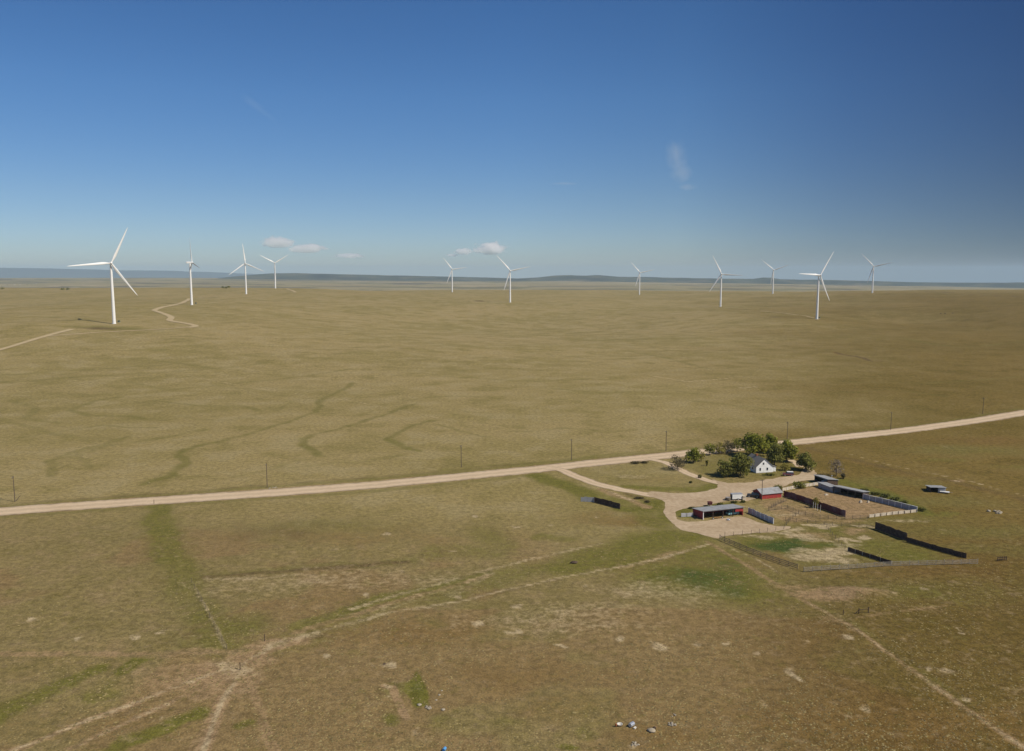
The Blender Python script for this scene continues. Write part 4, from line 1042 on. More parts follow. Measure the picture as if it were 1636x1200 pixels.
rail_fence('wire_fence', [(1276, 821.5), (1262, 832), (1254, 843)], 1.5, 3, M_wood_mid, 'short post and wire fence dropping from the brown rail corral to the yard', 3.5, .05, wire=True, post_r=.075)
board_fence('board_fence', [(928, 801.5), (949, 802.5)], 1.9, M_metal_dull, 'short grey sheet windbreak left of the farm, joining the dark one', 2.4, M_steel, side=1)
board_fence('board_fence', [(949.5, 802.8), (970, 808), (990, 813.5)], 2.2, M_wood_dk, 'dark board windbreak alone in the grass left of the driveway', 3.0, M_wood_dk, side=1)
board_fence('board_fence', [(1088, 826.2), (1107, 825.2)], 1.4, M_whitepanel, 'short pale grey board fence against the left end of the long red shed', 2.3, M_wood_gr, side=-1)
# wire fences with thin posts along the lane and the ditch
rail_fence('wire_fence', [(362, 1037), (342, 1000), (322, 960), (306, 930)], 1.25, 3, M_wood_mid, 'thin wire fence along the ditch above the bare gate hollow', 6.0, .03, wire=True, post_r=.06)
def gatepost(px, label, h=1.7):
    o = MB().tube((0, 0, -.4), (.04, .02, h), .11, .095, 8).box(.04, .02, h, .14, .14, .04).build('gate_post', M_wood_dk); o.location = G(*px); tag(o, label, 'post', 'gate posts')
gatepost((383.5, 1069), 'dark gate post below the bare hollow at lower left'); gatepost((422.5, 1024), 'dark gate post above the bare hollow at lower left'); gatepost((246, 805), 'weathered gate post where the ditch meets the gravel road', 1.6)
o = empty('gate_brace', G(1372, 982), D2R(8), 'dark wooden H-brace of posts in the grass beside the trail fork', 'gate')
MB().tube((0, 0, -.4), (0, 0, 1.6), .14, .12, 8).build('post', M_wood_dk, o); MB().tube((2.7, 0, -.4), (2.7, 0, 1.7), .14, .12, 8).build('post', M_wood_dk, o); MB().tube((.1, 0, 1.1), (2.6, 0, 1.15), .09, .09, 8).build('crossbar', M_wood_dk, o); MB().tube((-1.0, .1, .0), (0, 0, 1.1), .09, .08, 8).build('strut', M_wood_dk, o)
gatepost((1347, 983), 'leaning dark post left of the H-brace by the trail fork', 1.3)
o = empty('cattle_feeder', G(1601, 896), .2, 'dark slatted cattle feeder in the grass at the right edge', 'feeder')
for i in range(5): MB().box(-1.6 + i * .8, 0, 0, .12, .12, 1.5).build('post', M_wood_dk, o)
MB().box(0, .1, .35, 3.5, .08, .22).box(0, .1, .9, 3.5, .08, .22).build('rail', M_wood_dk, o)

# ------------------------------------------------------------------ vehicles
def wheel(root, x, y, r=.36, w=.24):
    t = MB(); n = 18
    vs = []
    for yy, rr in ((-w / 2, r * .93), (-w / 2 + .03, r), (w / 2 - .03, r), (w / 2, r * .93)):
        vs += [(rr * math.cos(2 * math.pi * i / n), yy, rr * math.sin(2 * math.pi * i / n)) for i in range(n)]
    t.add(vs, [(k * n + i, k * n + (i + 1) % n, (k + 1) * n + (i + 1) % n, (k + 1) * n + i) for k in range(3) for i in range(n)], True)
    t.add(vs[:n], [tuple(range(n))]); t.add(vs[-n:], [tuple(range(n))[::-1]])
    wh = t.build('wheel', M_rubber, root); wh.location = (x, y, r)
    MB().tube((0, -w / 2 - .012, 0), (0, w / 2 + .012, 0), r * .58, r * .58, 14).build('rim', M_rim, wh)
def car_body(root, side, w, material, cabin, glass_h):
    """side: outline polygon (x,z) of the lower body; cabin: outline of the greenhouse"""
    b = MB().prism(side, (1, 0, 0), (0, 0, 1), (0, -w / 2, 0), (0, 1, 0), w).build('body', material, root)
    bv = b.modifiers.new('bevel', 'BEVEL'); bv.width = .07; bv.segments = 2
    c = MB(); n = len(cabin)
    k = .86; vs = []
    for sgn in (-1, 1):
        for (x, z) in cabin:
            f = 1.0 if z < cabin[0][1] + .05 else k
            vs.append((x, sgn * w / 2 * .96 * f, z))
    c.add(vs, [tuple(range(n)), tuple(range(n, 2 * n))[::-1]] + [(i, n + i, n + (i + 1) % n, (i + 1) % n) for i in range(n)])
    g_ = c.build('windows', M_glass, root)
    top = [p for p in cabin if p[1] > cabin[0][1] + .05]; x0, x1 = min(p[0] for p in top), max(p[0] for p in top)
    MB().box((x0 + x1) / 2, 0, top[0][1] - .01, x1 - x0 + .1, w * .86, .07).build('roof', material, root)
    return b
def lamps(root, xf, xr, w, z):
    for s in (-1, 1):
        MB().box(xf, s * w * .36, z, .06, .32, .16).build('headlight', M_whitestuff, root); MB().box(xr, s * w * .4, z, .06, .2, .2).build('tail_light', M_carred, root)
def suv(loc, rz, material, label, scale=1.0):
    r = empty('parked_car', loc, rz, label, 'car'); r.scale = (scale,) * 3
    car_body(r, [(-2.2, .35), (2.2, .35), (2.25, .75), (2.1, 1.0), (1.0, 1.08), (-2.2, 1.08), (-2.28, .7)], 1.8, material, [(-2.15, 1.06), (1.05, 1.06), (.45, 1.68), (-2.0, 1.7)], .6)
    for x in (-1.4, 1.4):
        for s in (-1, 1): wheel(r, x, s * .82)
    lamps(r, 2.24, -2.28, 1.8, .78)
    return r
def pickup(loc, rz, material, label, scale=1.0):
    r = empty('pickup_truck', loc, rz, label, 'truck'); r.scale = (scale,) * 3
    car_body(r, [(-2.7, .5), (2.6, .5), (2.65, .85), (2.5, 1.08), (1.1, 1.15), (-.55, 1.15), (-.55, .82), (-2.6, .82), (-2.6, 1.12), (-2.72, 1.12)], 1.85, material, [(-.5, 1.13), (1.15, 1.13), (.6, 1.75), (-.4, 1.76)], .6)
    for s in (-1, 1): MB().box(-1.6, s * .88, .8, 2.1, .09, .34).build('bed_side', material, r)
    for x in (-1.75, 1.7):
        for s in (-1, 1): wheel(r, x, s * .84, .4, .26)
    lamps(r, 2.64, -2.74, 1.85, .85)
    return r
g = G(1203.5, 794.5); suv((g.x, g.y, .06), D2R(160), M_cardark, 'dark parked car at the left end of the small red barn', 1.12)
g = G(1259, 760); c_ = suv((g.x, g.y, .06), D2R(172), M_carred, 'maroon car with a white roof parked on the gravel right of the farmhouse', 1.05)
for ch in c_.children:
    if ch.name.split('.')[0] == 'roof': ch.data.materials[0] = M_carwhite
g = G(1170, 822.5); suv((g.x, g.y, .06), D2R(22), M_teal, 'faded turquoise car parked in the mouth of the long red shed', 1.08)
g = G(1509, 788)
o = empty('flat_trailer', (g.x, g.y, 0), D2R(-30), 'low white flat trailer beside the tin shelter in the pasture', 'trailer')
MB().box(0, 0, .55, 3.6, 1.8, .16).build('deck', M_carwhite, o); MB().box(-1.75, 0, .71, .1, 1.8, .5).build('headboard', M_carwhite, o); MB().tube((1.8, 0, .55), (3.0, 0, .5), .06).build('tongue', M_steel, o)
for sy in (-.95, .95): wheel(o, -.2, sy, .33, .2)
g = G(1320, 770.5); pickup((g.x - .6, g.y - .2, .06), D2R(52), M_carwhite, 'white pickup truck nosed into the grey machine shed')
# white cargo trailer
g = G(1176.5, 798.5)
tr = empty('cargo_trailer', (g.x, g.y, .06), D2R(8), 'white box trailer parked on the gravel between the red shed and red barn', 'trailer')
bx = MB().box(0, 0, .5, 4.4, 2.1, 2.0).build('body', M_carwhite, tr); bv = bx.modifiers.new('bevel', 'BEVEL'); bv.width = .05
MB().box(0, 0, 2.5, 4.5, 2.2, .07).build('roof', M_metal_dull, tr)
MB().box(0, 0, .38, 4.4, 1.9, .12).build('frame', M_steel, tr)
MB().tube((-2.2, -.7, .45), (-3.4, 0, .45), .06).tube((-2.2, .7, .45), (-3.4, 0, .45), .06).build('tongue', M_steel, tr); MB().tube((-3.3, 0, 0), (-3.3, 0, .7), .05).build('jack', M_steel, tr)
MB().box(-2.235, 0, .55, .06, 1.9, 1.7).build('front_panel', M_wood_mid, tr); MB().box(2.235, 0, .6, .06, 1.7, 1.7).build('door', M_trim, tr)  # brown front panel: shade on the trailer's front put into its colour
for s in (-1, 1):
    wheel(tr, .3, s * 1.0, .36, .2); MB().box(.3, s * 1.12, .74, 1.0, .18, .06).build('fender', M_metal_dull, tr)
g = G(1163, 799.5)
o = empty('stock_tank', (g.x, g.y, .06), 0, 'rusty brown tank standing at the front of the white trailer', 'tank')
MB().lathe([(.95, 0), (1.0, .06), (1.0, 1.2), (.94, 1.22), (.92, .9), (.1, .88)], 20).build('tub', M_wood_mid, o); MB().lathe([(1.03, 1.16), (1.06, 1.2), (1.03, 1.24)], 20).build('rim', M_steel, o)
g = G(1188, 799)
o = empty('pallet_stack', (g.x, g.y, .06), .2, 'cream stack of boards standing right of the white trailer', 'boards')
for i in range(6): MB().box(random.uniform(-.1, .1), random.uniform(-.1, .1), .32 * i, 1.3, 1.3, .26, random.uniform(-.06, .06)).build('pallet', M_cream, o)
# feed bin on legs
g = G(1134, 809)
o = empty('feed_bin', (g.x, g.y, 0), .2, 'small dark red feed bin on pale legs beside the weeds behind the shed', 'bin')
MB().box(0, 0, .7, 1.5, 1.2, .95).build('bin', M_brownbox, o); MB().quad_prism([(-.9, -.75, 1.72), (.9, -.75, 1.72), (.9, .75, 1.9), (-.9, .75, 1.9)], .06).build('lid', M_brownbox, o)
for sx in (-.6, .6):
    for sy in (-.45, .45): MB().box(sx, sy, 0, .12, .12, .7).build('leg', M_whitepost, o)
# rusty implement in front of the shed
g = G(1146, 829)
o = empty('hay_rake', (g.x, g.y, .06), .35, 'rusty orange farm implement on the gravel before the long red shed', 'implement')
MB().tube((-2.4, 0, .5), (2.4, 0, .5), .08).tube((0, -1.3, .45), (0, .6, .5), .07).build('frame', M_rust, o)
for i in range(9): MB().tube((-2.2 + i * .55, .05, .5), (-2.2 + i * .55, .75, .1), .035).build('tine', M_rust, o)
for s in (-1, 1): wheel(o, s * 2.0, -.3, .38, .14)
g = G(1164, 831.5); o = MB().lathe([(.5, 0), (.62, .08), (.68, .45), (.6, .46), (.5, .15), (.1, .13)], 20).build('water_tub', M_shiny); o.location = (g.x, g.y, .06); tag(o, 'small pale water tub on the gravel before the turquoise car', 'tub')

# ------------------------------------------------------------------ trees and shrubs
def leaf_cloud(lobes, n, size, seed, flat=0.0, zmin=.2):
    rr = np.random.default_rng(seed); mb = MB()
    wts = np.array([l[3] * l[4] * l[5] for l in lobes]) ** .7; wts /= wts.sum()
    pick = rr.choice(len(lobes), n, p=wts)
    vs = []; fs = []
    for k in range(n):
        cx_, cy_, cz_, rx, ry, rz_ = lobes[pick[k]]
        d = rr.normal(size=3); d /= np.linalg.norm(d)
        q = rr.random() ** .42
        p = np.array([cx_ + d[0] * rx * q, cy_ + d[1] * ry * q, cz_ + d[2] * rz_ * q])
        if p[2] < zmin: p[2] = zmin + rr.random() * .4
        s = size * rr.uniform(.5, 1.25)
        nrm = d * .55 + np.array([0, 0, .65]) + rr.normal(size=3) * .6; nrm /= np.linalg.norm(nrm)
        a = np.cross(nrm, rr.normal(size=3)); a /= np.linalg.norm(a); b_ = np.cross(nrm, a)
        o = len(vs)
        vs += [p - a * s - b_ * s * .3, p + b_ * s * -.75, p + a * s + b_ * s * .25, p + b_ * s * .8]
        fs.append((o, o + 1, o + 2, o + 3))
    mb.add(vs, fs); return mb
def tree(px, py, width, height, leaf, label, name='leafy_tree', n=900, size=.42, seed=1, trunk=.22, bare=.0, cat='tree', group='trees around the farmhouse', low=.1):
    g = G(px, py); r = empty(name, g, 0, label, cat, group)
    rr = random.Random(seed); h = height; w = width * .58
    t = MB(); t.tube((0, 0, -.3), (rr.uniform(-.2, .2), rr.uniform(-.2, .2), h * .36), trunk, trunk * .7, 8)
    lobes = []
    nl = 9
    for i in range(nl):
        a = 2 * math.pi * (i + rr.random() * .7) / nl * 2.3; ro = w * rr.uniform(.3, .72)
        zc = h * rr.uniform(low + .16, .82); k = 1 - .45 * max(0, (zc / h - .55) / .45)
        c = (ro * k * math.cos(a), ro * k * math.sin(a), zc)
        s = w * rr.uniform(.34, .58)
        lobes.append((*c, s, s, s * rr.uniform(.65, .95)))
        t.tube((0, 0, h * rr.uniform(.15, .36)), (c[0] * .9, c[1] * .9, c[2]), trunk * .5, trunk * .14, 6)
        if bare:
            for _ in range(5):
                e = Vector(c) + Vector((rr.uniform(-1, 1), rr.uniform(-1, 1), rr.uniform(-.2, 1))) * s
                t.tube((c[0] * .8, c[1] * .8, c[2] * .9), e, trunk * .18, .03, 5)
    for q_ in range(3):
        a = 2.1 * q_ + rr.random(); lobes.append((w * .42 * math.cos(a), w * .42 * math.sin(a), h * (.30 if low < .09 else .42), w * .46, w * .46, h * .22))
    lobes.append((0, 0, h * .62, w * .55, w * .55, h * .3)); lobes.append((rr.uniform(-.2, .2) * w, 0, h * .82, w * .42, w * .42, h * .18))
    t.build('trunk', M_bark, r)
    leaf_cloud(lobes, n, size, seed, zmin=h * low * .7).build('crown', leaf, r, recalc=False)
    return r
def shrub(px, py, width, height, leaf, label, seed=1, n=260, size=.3, group='shrubs about the farm', name='shrub', depth=None):
    g = G(px, py); r = empty(name, g, 0, label, 'shrub', group); rr = random.Random(seed); w = width / 2; dp = (depth or width) / 2
    lobes = [(rr.uniform(-.6, .6) * w, rr.uniform(-.5, .5) * dp, height * rr.uniform(.35, .6), w * .5, dp * .5, height * .4) for _ in range(6)]
    t = MB()
    for c in lobes: t.tube((c[0] * .3, c[1] * .3, -.1), (c[0], c[1], c[2]), .06, .03, 5)
    t.build('stem', M_bark, r); leaf_cloud(lobes, n, size, seed, zmin=.1).build('foliage', leaf, r, recalc=False)
    return r
T = tree
T(1082, 751, 9.2, 7.4, M_twig_gr, 'brownish half-bare tree on the grass left of the second driveway', n=750, size=.3, seed=11, bare=1)
T(1108, 739.5, 7.2, 7.4, M_leaf_mid, 'round green tree behind the half-bare tree, by the second driveway', n=1300, seed=12)
T(1120.5, 737, 3.6, 5.2, M_leaf_yl, 'small yellow-green tree touching the round green tree', n=320, size=.32, seed=13, trunk=.12)
T(1134, 727.5, 6.4, 6.4, M_leaf_mid, 'thin tree at the left end of the row beside the gravel road', n=620, size=.34, seed=14, trunk=.14, bare=1)
T(1149, 725, 6.6, 6.4, M_leaf_yl, 'yellowish thin tree second from the left in the roadside row', n=620, size=.32, seed=15, trunk=.14, bare=1)
T(1163, 723.5, 6.8, 6.8, M_twig_gr, 'olive thin tree third from the left in the roadside row', n=620, size=.32, seed=16, trunk=.14, bare=1)
T(1178, 722, 7.4, 7.4, M_leaf_mid, 'green thin tree in the roadside row touching the tallest tree', n=760, size=.34, seed=17, trunk=.14, bare=1)
T(1203, 729.5, 13.6, 12.4, M_leaf_mid, 'tallest and widest green tree behind the farmhouse', n=3750, size=.52, seed=18, trunk=.4)
T(1230, 724, 8.0, 10.5, M_leaf_mid, 'tall green tree right of the tallest one, beside the road', n=1875, size=.5, seed=19, trunk=.3)
T(1237, 744, 8.4, 11.5, M_leaf_dk, 'dark green tree directly behind the right side of the farmhouse', n=2250, size=.48, seed=20, trunk=.32)
T(1257, 738, 9.0, 10.8, M_leaf_mid, 'bright green tree at the right end of the big tree group', n=2500, size=.5, seed=21, trunk=.3)
T(1159, 761.5, 8.4, 7.2, M_leaf_dk, 'low bushy tree at the left edge of the farmhouse lawn', n=1500, size=.4, seed=22, low=.08, trunk=.18)
T(1183, 760.5, 10.4, 11.0, M_leaf_dk, 'tall bushy tree against the left side of the farmhouse', n=2875, size=.46, seed=23, low=.06, trunk=.26)
T(1286, 751.5, 8.2, 8.8, M_leaf_dk, 'dark green tree standing alone right of the farmhouse', n=2000, size=.46, seed=24, trunk=.24)
T(1254, 752, 4.8, 4.0, M_leaf_yl, 'small yellowish tree on the grass right of the farmhouse', n=380, size=.32, seed=25, trunk=.12, low=.1)
T(1335.5, 761, 8.2, 8.2, M_twig, 'leafless greyish purple tree above the machine shed', n=700, size=.22, seed=26, trunk=.2, bare=1)
shrub(1347, 765, 2.6, 2.8, M_twig_gr, 'small olive shrub right of the leafless tree', 30)
shrub(1275, 779.5, 5.6, 3.6, M_leaf_dk, 'dark round shrub above the cream corral wall', 31, 520, .34)
shrub(1243, 783.5, 4.2, 2.6, M_leaf_dk, 'low dark shrub behind the red barn roof', 32, 320)
shrub(1129, 744.5, 2.0, 3.2, M_leaf_yl, 'small upright yellow-green shrub on the farmhouse lawn', 33, 220)
shrub(1118, 764, 1.8, 1.9, M_weed, 'little shrub at the edge of the second driveway', 34, 140)
shrub(1103, 772, 1.5, 1.0, M_weed, 'tiny dark shrub on the grass island between the driveways', 35, 110)
shrub(1228, 760.5, 5.8, 1.4, M_leaf_dk, 'low clipped dark shrub before the farmhouse gable', 36, 320, .26, depth=2)
shrub(1015, 741.5, 5.6, 1.6, M_twig_gr, 'left clump of low brown brush beside the gravel road', 37, 260, .28, depth=2)
shrub(1031, 740.5, 5.0, 1.4, M_twig_gr, 'right clump of low brown brush beside the gravel road', 38, 240, .28, depth=2)
shrub(1022, 797, 5.0, 1.0, M_twig_gr, 'scrubby brown brush at the upper edge of the first driveway', 39, 240, .26, depth=1.6)
shrub(1036, 803, 3.4, .9, M_twig_gr, 'sparse brown brush where the driveway meets the yard', 40, 180, .26, depth=1.4)
for i, (px, py, w, h) in enumerate(((1398, 791, 4.2, 1.5), (1412, 795, 4.6, 1.8), (1428, 799, 4.4, 1.5), (1444, 804, 4.0, 1.2), (1470, 817, 4.8, 1.7), (1380, 785, 4.0, 1.3))):
    shrub(px, py, w, h, M_weed, ['dense green weeds behind the cattle shed end of the metal windbreak', 'taller green weeds behind the metal windbreak, second clump from its upper end', 'green weeds behind the middle of the metal windbreak', 'green weeds behind the lower half of the metal windbreak', 'dark weeds at the outer corner of the corral, past the windbreak', 'low weeds behind the back of the cattle shed'][i], 50 + i, 300, .3, depth=2.4)
for i, (px, py, w, h) in enumerate(((1104, 813, 3.2, .9), (1150, 807.5, 3.4, 1.2), (1172, 804, 3.0, 1.1), (1188, 803, 3.0, 1.0))):
    shrub(px, py, w, h, M_weed, ['weeds at the left corner behind the long red shed', 'weeds behind the long red shed, right of the feed bin', 'weeds behind the long red shed below the white trailer', 'weeds below the cream board stack'][i], 60 + i, 220, .26, depth=1.6)
o = T(1303, 812, 3.2, 4.6, M_leaf_yl, 'slender yellow-green sapling against the faded red windbreak', name='sapling', n=240, size=.26, seed=27, trunk=.07, cat='sapling', group=None)
for i, px in enumerate((1299, 1302.5, 1306, 1310.5)):
    p_ = MB().tube((0, 0, -.3), (.03, 0, 2.7), .06, .05, 7).box(.03, 0, 2.7, .12, .12, .04).build('pale_post', M_whitepost); g = G(px, 813 + i * 1.6); p_.location = g
    tag(p_, 'thin pale post in the row of four before the faded red windbreak', 'post', 'pale posts at the sapling')
# far clumps and cattle
for i, (px, py) in enumerate(((356, 460.5), (361, 461), (366, 460))):
    T(px, py, 11, 7, M_leaf_dk, 'one of three dark shrubs in a clump left of the single-blade-up turbine', name='far_shrub', n=140, size=1.0, seed=70 + i, cat='shrub', group='far clump of dark shrubs', low=.05)
for i, (px, py) in enumerate(((4, 462), (100, 463.5), (108, 463.5), (12, 456), (44, 455.5), (56, 454))):
    T(px, py, 12, 7, M_leaf_dk, ['far dark shrub at the left edge of the picture', 'left of two far dark shrubs before the leftmost turbine', 'right of two far dark shrubs before the leftmost turbine', 'far dark tree left of the distant farm sheds', 'far dark tree right of the distant farm sheds', 'far dark tree beyond the distant farm sheds'][i], name='far_shrub', n=110, size=1.1, seed=80 + i, cat='shrub', group='far scattered shrubs', low=.05)
for i, (px, py, w) in enumerate(((22, 455, 14), (31, 455.5, 18), (57, 453.5, 9))):
    g = G(px, py); r = empty('far_shed', g, .3 * i, ['pale distant farm shed, left of the pair at far left', 'larger pale distant farm shed, right of the pair at far left', 'tiny pale distant building right of the farm sheds'][i], 'building', 'distant farm sheds')
    gable_building(r, w, 8, 3.0, 5.0, M_whitewall, M_metal); MB().box(2.5, -.06, 0, 2.4, .1, 2.4).build('door', M_wood_dk, r)
def make_cow():
    m_ = bpy.data.meshes.new('cow'); bm = bmesh.new()
    J = [((0, 0, 1.05), .34), ((.55, 0, 1.08), .36), ((-.55, 0, 1.08), .34), ((-.85, 0, 1.12), .2), ((.85, 0, 1.18), .24), ((1.15, 0, 1.0), .15), ((1.42, 0, .72), .13), ((1.6, 0, .55), .08)]
    vs = [bm.verts.new(p) for p, _ in J]; R = [r_ for _, r_ in J]
    for a, b_ in ((0, 1), (0, 2), (2, 3), (1, 4), (4, 5), (5, 6), (6, 7)): bm.edges.new((vs[a], vs[b_]))
    for root_i, x in ((1, .6), (2, -.62)):
        for s in (-1, 1):
            prev = vs[root_i]
            for p, r_ in (((x, s * .2, .72), .14), ((x + (.03 if x > 0 else -.08), s * .2, .4), .075), ((x, s * .2, .03), .06)):
                v = bm.verts.new(p); R.append(r_); bm.edges.new((prev, v)); prev = v
    prev = vs[3]
    for p, r_ in (((-1.0, 0, .9), .05), ((-1.03, 0, .45), .04)):
        v = bm.verts.new(p); R.append(r_); bm.edges.new((prev, v)); prev = v
    bm.to_mesh(m_); bm.free(); m_.materials.append(M_cow)
    o = bpy.data.objects.new('cow', m_); COL.objects.link(o)
    o.modifiers.new('skin', 'SKIN'); o.modifiers.new('sub', 'SUBSURF').levels = 1
    for i, r_ in enumerate(R): m_.skin_vertices[0].data[i].radius = (r_, r_)
    m_.skin_vertices[0].data[0].use_root = True
    return o
cow0 = make_cow()
for i, (px, py) in enumerate(((1503, 501.5), (1510, 502), (1522, 501))):
    o = cow0 if i == 0 else cow0.copy()
    if i: COL.objects.link(o)
    o.location = G(px, py); o.rotation_euler = (0, 0, (0.2, 2.9, .6)[i]); o.scale = (1.25,) * 3
    tag(o, ['dark cow grazing far off, left of the three near the right edge', 'dark cow grazing far off, middle of the three near the right edge', 'dark cow grazing apart on the right of the far three'][i], 'cow', 'cattle grazing far off')

# ------------------------------------------------------------------ rubbish, rocks, small things
def rocks(px, n, r, spread, material, label, seed, name='rock_pile', cat='rocks', group=None, flat=.6):
    g = G(*px); rt = empty(name, g, 0, label, cat, group); rr = random.Random(seed)
    for i in range(n):
        a = rr.random() * 6.3; q = spread * math.sqrt(rr.random()); s = r * rr.uniform(.6, 1.3)
        MB().blob((q * math.cos(a), q * math.sin(a) * .8, s * flat * .6), (s, s * rr.uniform(.7, 1), s * flat), seed * 31 + i, 10, .22).build('stone', material, rt)
    return rt
rocks((1074, 1157), 14, .24, .9, M_rockgrey, 'grey stone pile right of the shiny steel drum at the bottom', 3)
rocks((683, 1131), 9, .26, .8, M_rockgrey, 'grey stones right of the lush green hollow', 4)
rocks((1014, 1190), 16, .2, .9, M_rock, 'ring of pale stones near the bottom edge', 5)
rocks((1590, 820), 10, .55, 2.6, M_rock, 'pale heap of old boards and stones in the pasture at far right', 6, 'rubble_heap')
rocks((437, 780), 9, .35, 2.2, M_rock, 'pale rubble on the verge at the foot of the second utility pole', 7, 'rubble_heap')
rocks((1076, 1144), 5, .2, .8, M_rockgrey, 'few grey stones above the grey stone pile at the bottom', 8)
def boulder(px, r, material, label, seed, flat=.45):
    o = MB().blob((0, 0, r * flat * .5), (r * 1.15, r, r * flat), seed, 14, .12).build('boulder', material); o.location = G(*px); tag(o, label, 'rock', 'boulders in the near pasture')
boulder((1041, 1169), .75, M_rock, 'flat beige boulder near the bottom edge, right of the stone ring', 11)
boulder((670, 1126), .45, M_rock, 'pale rock in the lush green hollow', 12); boulder((708, 1134), .4, M_rock, 'pale rock in yellow grass beside the green hollow', 13)
boulder((702, 1110), .28, M_rock, 'upper of the small pale rocks right of the green hollow', 14); boulder((697, 1118), .24, M_rock, 'middle small pale rock right of the green hollow', 15); boulder((706, 1104), .22, M_rock, 'smallest pale rock at the top right of the green hollow', 16)
boulder((614, 1061), .3, M_wood_dk, 'dark stone on a pale scrape above the green hollow', 17)
g = G(990, 1160)
o = empty('wash_basin', g, .3, 'dumped cream enamel basin left of the shiny steel drum', 'basin')
MB().lathe([(.34, .05), (.50, .1), (.56, .4), (.6, .42), (.5, .4), (.4, .18), (.1, .14)], 20).build('bowl', M_whitestuff, o); MB().tube((-.85, -.1, .2), (-.85, -.1, .62), .2, .17, 10).build('can', M_rust, o)
g = G(1010, 1162)
o = empty('steel_drum', g, .5, 'shiny dented steel drum lying in the near pasture', 'drum')
MB().tube((-.55, 0, .46), (.45, .2, .5), .44, .44, 20).build('barrel', M_shiny, o); MB().tube((-.6, -.01, .46), (-.56, 0, .46), .40, .40, 20).build('lid', M_whitestuff, o); MB().box(.1, -.75, 0, .7, .35, .25, .4).build('scrap', M_whitestuff, o)
g = G(710, 1199)
o = empty('plastic_drum', g, 1.2, 'blue and white plastic drum cut by the bottom edge', 'drum')
MB().tube((-.4, 0, .32), (.4, 0, .34), .32, .30, 18).build('barrel', M_blue, o); MB().tube((.41, 0, .34), (.5, 0, .34), .28, .22, 18).build('lid', M_whitestuff, o)
o = MB().blob((0, 0, .14), (.34, .26, .2), 91, 10, .3).build('stump', M_wood_dk); o.location = G(1046, 1164); tag(o, 'small dark stump above the flat beige boulder', 'stump')
o = MB().blob((0, 0, .3), (1.2, .6, .4), 92, 12, .3).build('hay_lump', M_wood_dk); o.location = G(917, 900); tag(o, 'dark lump of old hay on the green band in mid pasture', 'hay')
for i, (px, py, w, h) in enumerate(((1320, 791, 1.4, .5), (1375, 803, .9, .9), (1387, 803, .8, .7))):
    b = MB().box(0, 0, 0, w, .8, h * .6, .3, .94).box(.1, 0, h * .6, w * .7, .6, h * .4, .1, .9).build('feed_tub' if i else 'salt_trough', M_cream); b.location = G(px, py)
    tag(b, ['pale trough lying on the corral dirt left of the cattle shed', 'small pale tub before the near end of the cattle shed', 'small pale tub right of the near end of the cattle shed'][i], 'trough')

# ------------------------------------------------------------------ haze
HZ_T, HZ_B = 420.0, -480.0
for o_ in bpy.data.objects:
    if o_.type == 'MESH' and o_.get('kind') == 'structure':
        HZ_T = max(HZ_T, max(v.co.z for v in o_.data.vertices) + 15) if o_ is not ground else HZ_T
        HZ_B = min(HZ_B, min(v.co.z for v in o_.data.vertices) - 1) if o_ is not ground else HZ_B
mh = bpy.data.materials.new('haze'); mh.use_nodes = True
n_, l_ = mh.node_tree.nodes, mh.node_tree.links
n_.remove(n_['Principled BSDF'])
pv = n_.new('ShaderNodeVolumePrincipled')
pv.inputs['Color'].default_value = (.60, .80, 1.0, 1); pv.inputs['Density'].default_value = 3.4e-5; pv.inputs['Anisotropy'].default_value = 0.0
l_.new(pv.outputs[0], n_['Material Output'].inputs['Volume'])
haze = MB().box(0, 0, HZ_B, 76000, 76000, HZ_T - HZ_B).build('haze', mh)
tag(haze, kind='stuff')

# ------------------------------------------------------------------ clouds, beyond and above the haze
def cloud_mat(name, dens, scale, lo, hi, stretch=(1, 1, 1), seed=0):
    m = bpy.data.materials.new(name); m.use_nodes = True
    n, l = m.node_tree.nodes, m.node_tree.links
    n.remove(n['Principled BSDF'])
    v = n.new('ShaderNodeVolumePrincipled'); v.inputs['Color'].default_value = (.98, .98, .98, 1); v.inputs['Anisotropy'].default_value = .3
    co = n.new('ShaderNodeTexCoord'); mp = n.new('ShaderNodeMapping'); mp.inputs['Scale'].default_value = stretch; mp.inputs['Location'].default_value = (seed * 3.7, seed * 1.9, seed * 2.3)
    l.new(co.outputs['Generated'], mp.inputs[0])
    t = n.new('ShaderNodeTexNoise'); t.inputs['Scale'].default_value = scale; t.inputs['Detail'].default_value = 5; t.inputs['Roughness'].default_value = .68
    l.new(mp.outputs[0], t.inputs['Vector'])
    # fall-off towards the rim of the cloud body
    sub = n.new('ShaderNodeVectorMath'); sub.operation = 'SUBTRACT'; sub.inputs[1].default_value = (.5, .5, .36); l.new(co.outputs['Generated'], sub.inputs[0])
    ln = n.new('ShaderNodeVectorMath'); ln.operation = 'LENGTH'; l.new(sub.outputs[0], ln.inputs[0])
    fo = n.new('ShaderNodeMapRange'); fo.inputs[1].default_value = .10; fo.inputs[2].default_value = .5; fo.inputs[3].default_value = .16; fo.inputs[4].default_value = -.30; l.new(ln.outputs['Value'], fo.inputs[0])
    ad = n.new('ShaderNodeMath'); ad.operation = 'ADD'; l.new(t.outputs['Fac'], ad.inputs[0]); l.new(fo.outputs[0], ad.inputs[1])
    mr = n.new('ShaderNodeMapRange'); mr.inputs[1].default_value = lo; mr.inputs[2].default_value = hi; mr.inputs[3].default_value = 0; mr.inputs[4].default_value = dens; l.new(ad.outputs[0], mr.inputs[0])
    l.new(mr.outputs[0], v.inputs['Density']); l.new(v.outputs[0], n['Material Output'].inputs['Volume'])
    return m
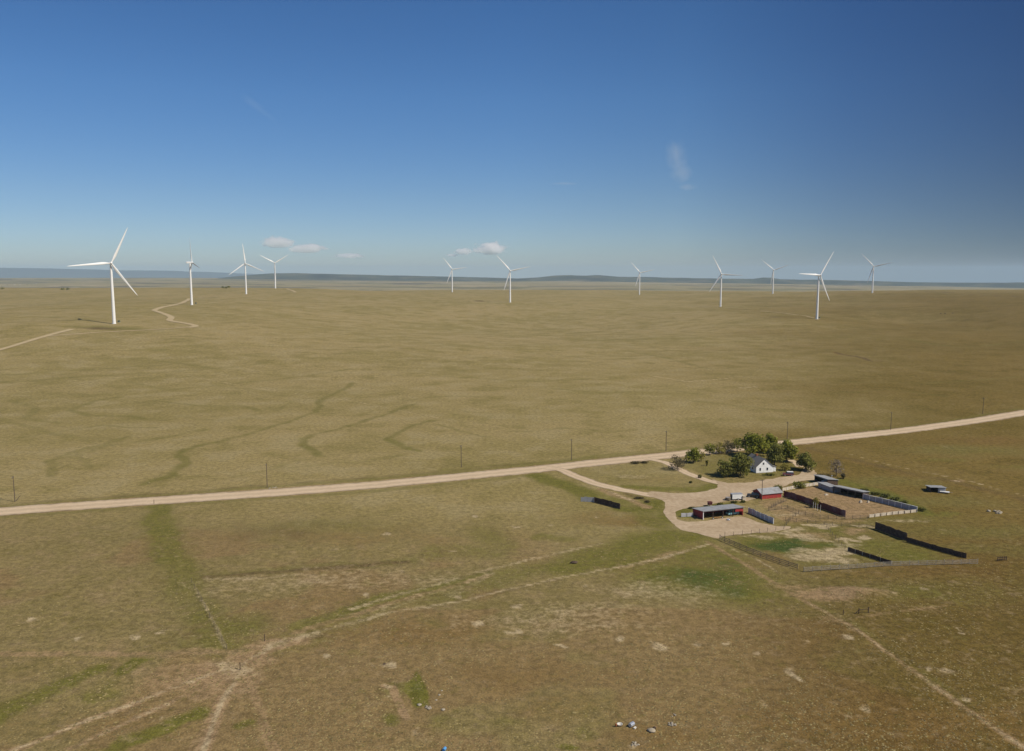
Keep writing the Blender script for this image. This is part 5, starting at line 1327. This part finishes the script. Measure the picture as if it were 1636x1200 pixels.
M_cloud = (.018, 4.6, .40, .60, (1, 1, .8))
M_cloud_thin = (.012, 4.6, .40, .68, (1.3, 1, .7))
M_cirrus = (.0008, 2.2, .36, .95, (1, 1, .7))
CD = 52000.0
def cloud(px, py, wpx, hpx, par, label, seed, rot=0.0, group='small clouds near the horizon', dist=CD):
    a, b, c = ray(px, py); t = dist
    s = t / F
    material = cloud_mat('cloud ' + str(seed), *par, seed=seed)
    o = MB().blob((0, 0, 0), (wpx * s / 2, wpx * s * .3, hpx * s / 2), seed, 22, .16)
    o.v = [(x, y, z if z > 0 else z * .55) for x, y, z in o.v]; o = o.build('cloud', material)
    o.location = (a * t, b * t, H0 + c * t); o.rotation_euler = (0, rot, -math.atan2(a, b)); tag(o, label, 'cloud', group)
cloud(786, 398, 66, 36, M_cloud, 'brightest puffy white cloud just left of the middle turbine', 1)
cloud(740, 402.5, 40, 24, M_cloud_thin, 'small pale puff left of the brightest cloud', 2)
cloud(443, 388, 70, 32, M_cloud_thin, 'puffy white cloud above the turbine with blades in a V', 3)
cloud(491, 397.5, 84, 27, M_cloud_thin, 'long low white cloud right of the puffy left one', 4)
cloud(560, 409, 66, 15, M_cloud_thin, 'thin flat cloud between the left and middle turbines', 5)
cloud(722, 408, 30, 9, M_cloud_thin, 'faint flat wisp above the smallest turbine', 6)
cloud(1079, 247, 44, 84, M_cirrus, 'upper part of the curved wispy streak high in the right half of the sky', 7, D2R(-12), 'wisps high in the sky')
cloud(1089, 274, 50, 66, M_cirrus, 'middle part of the curved wispy streak high in the right half of the sky', 11, D2R(-38), 'wisps high in the sky')
cloud(1097, 298, 44, 24, M_cirrus, 'small wisp at the lower end of the curved streak', 8, 0, 'wisps high in the sky')
cloud(902, 293, 70, 8, (.0004,) + M_cirrus[1:], 'faint level wisp left of the upright streak', 9, 0, 'wisps high in the sky')
cloud(412, 172, 90, 22, (.00012,) + M_cirrus[1:], 'faint slanting wisp high in the left half of the sky', 10, D2R(35), 'wisps high in the sky')
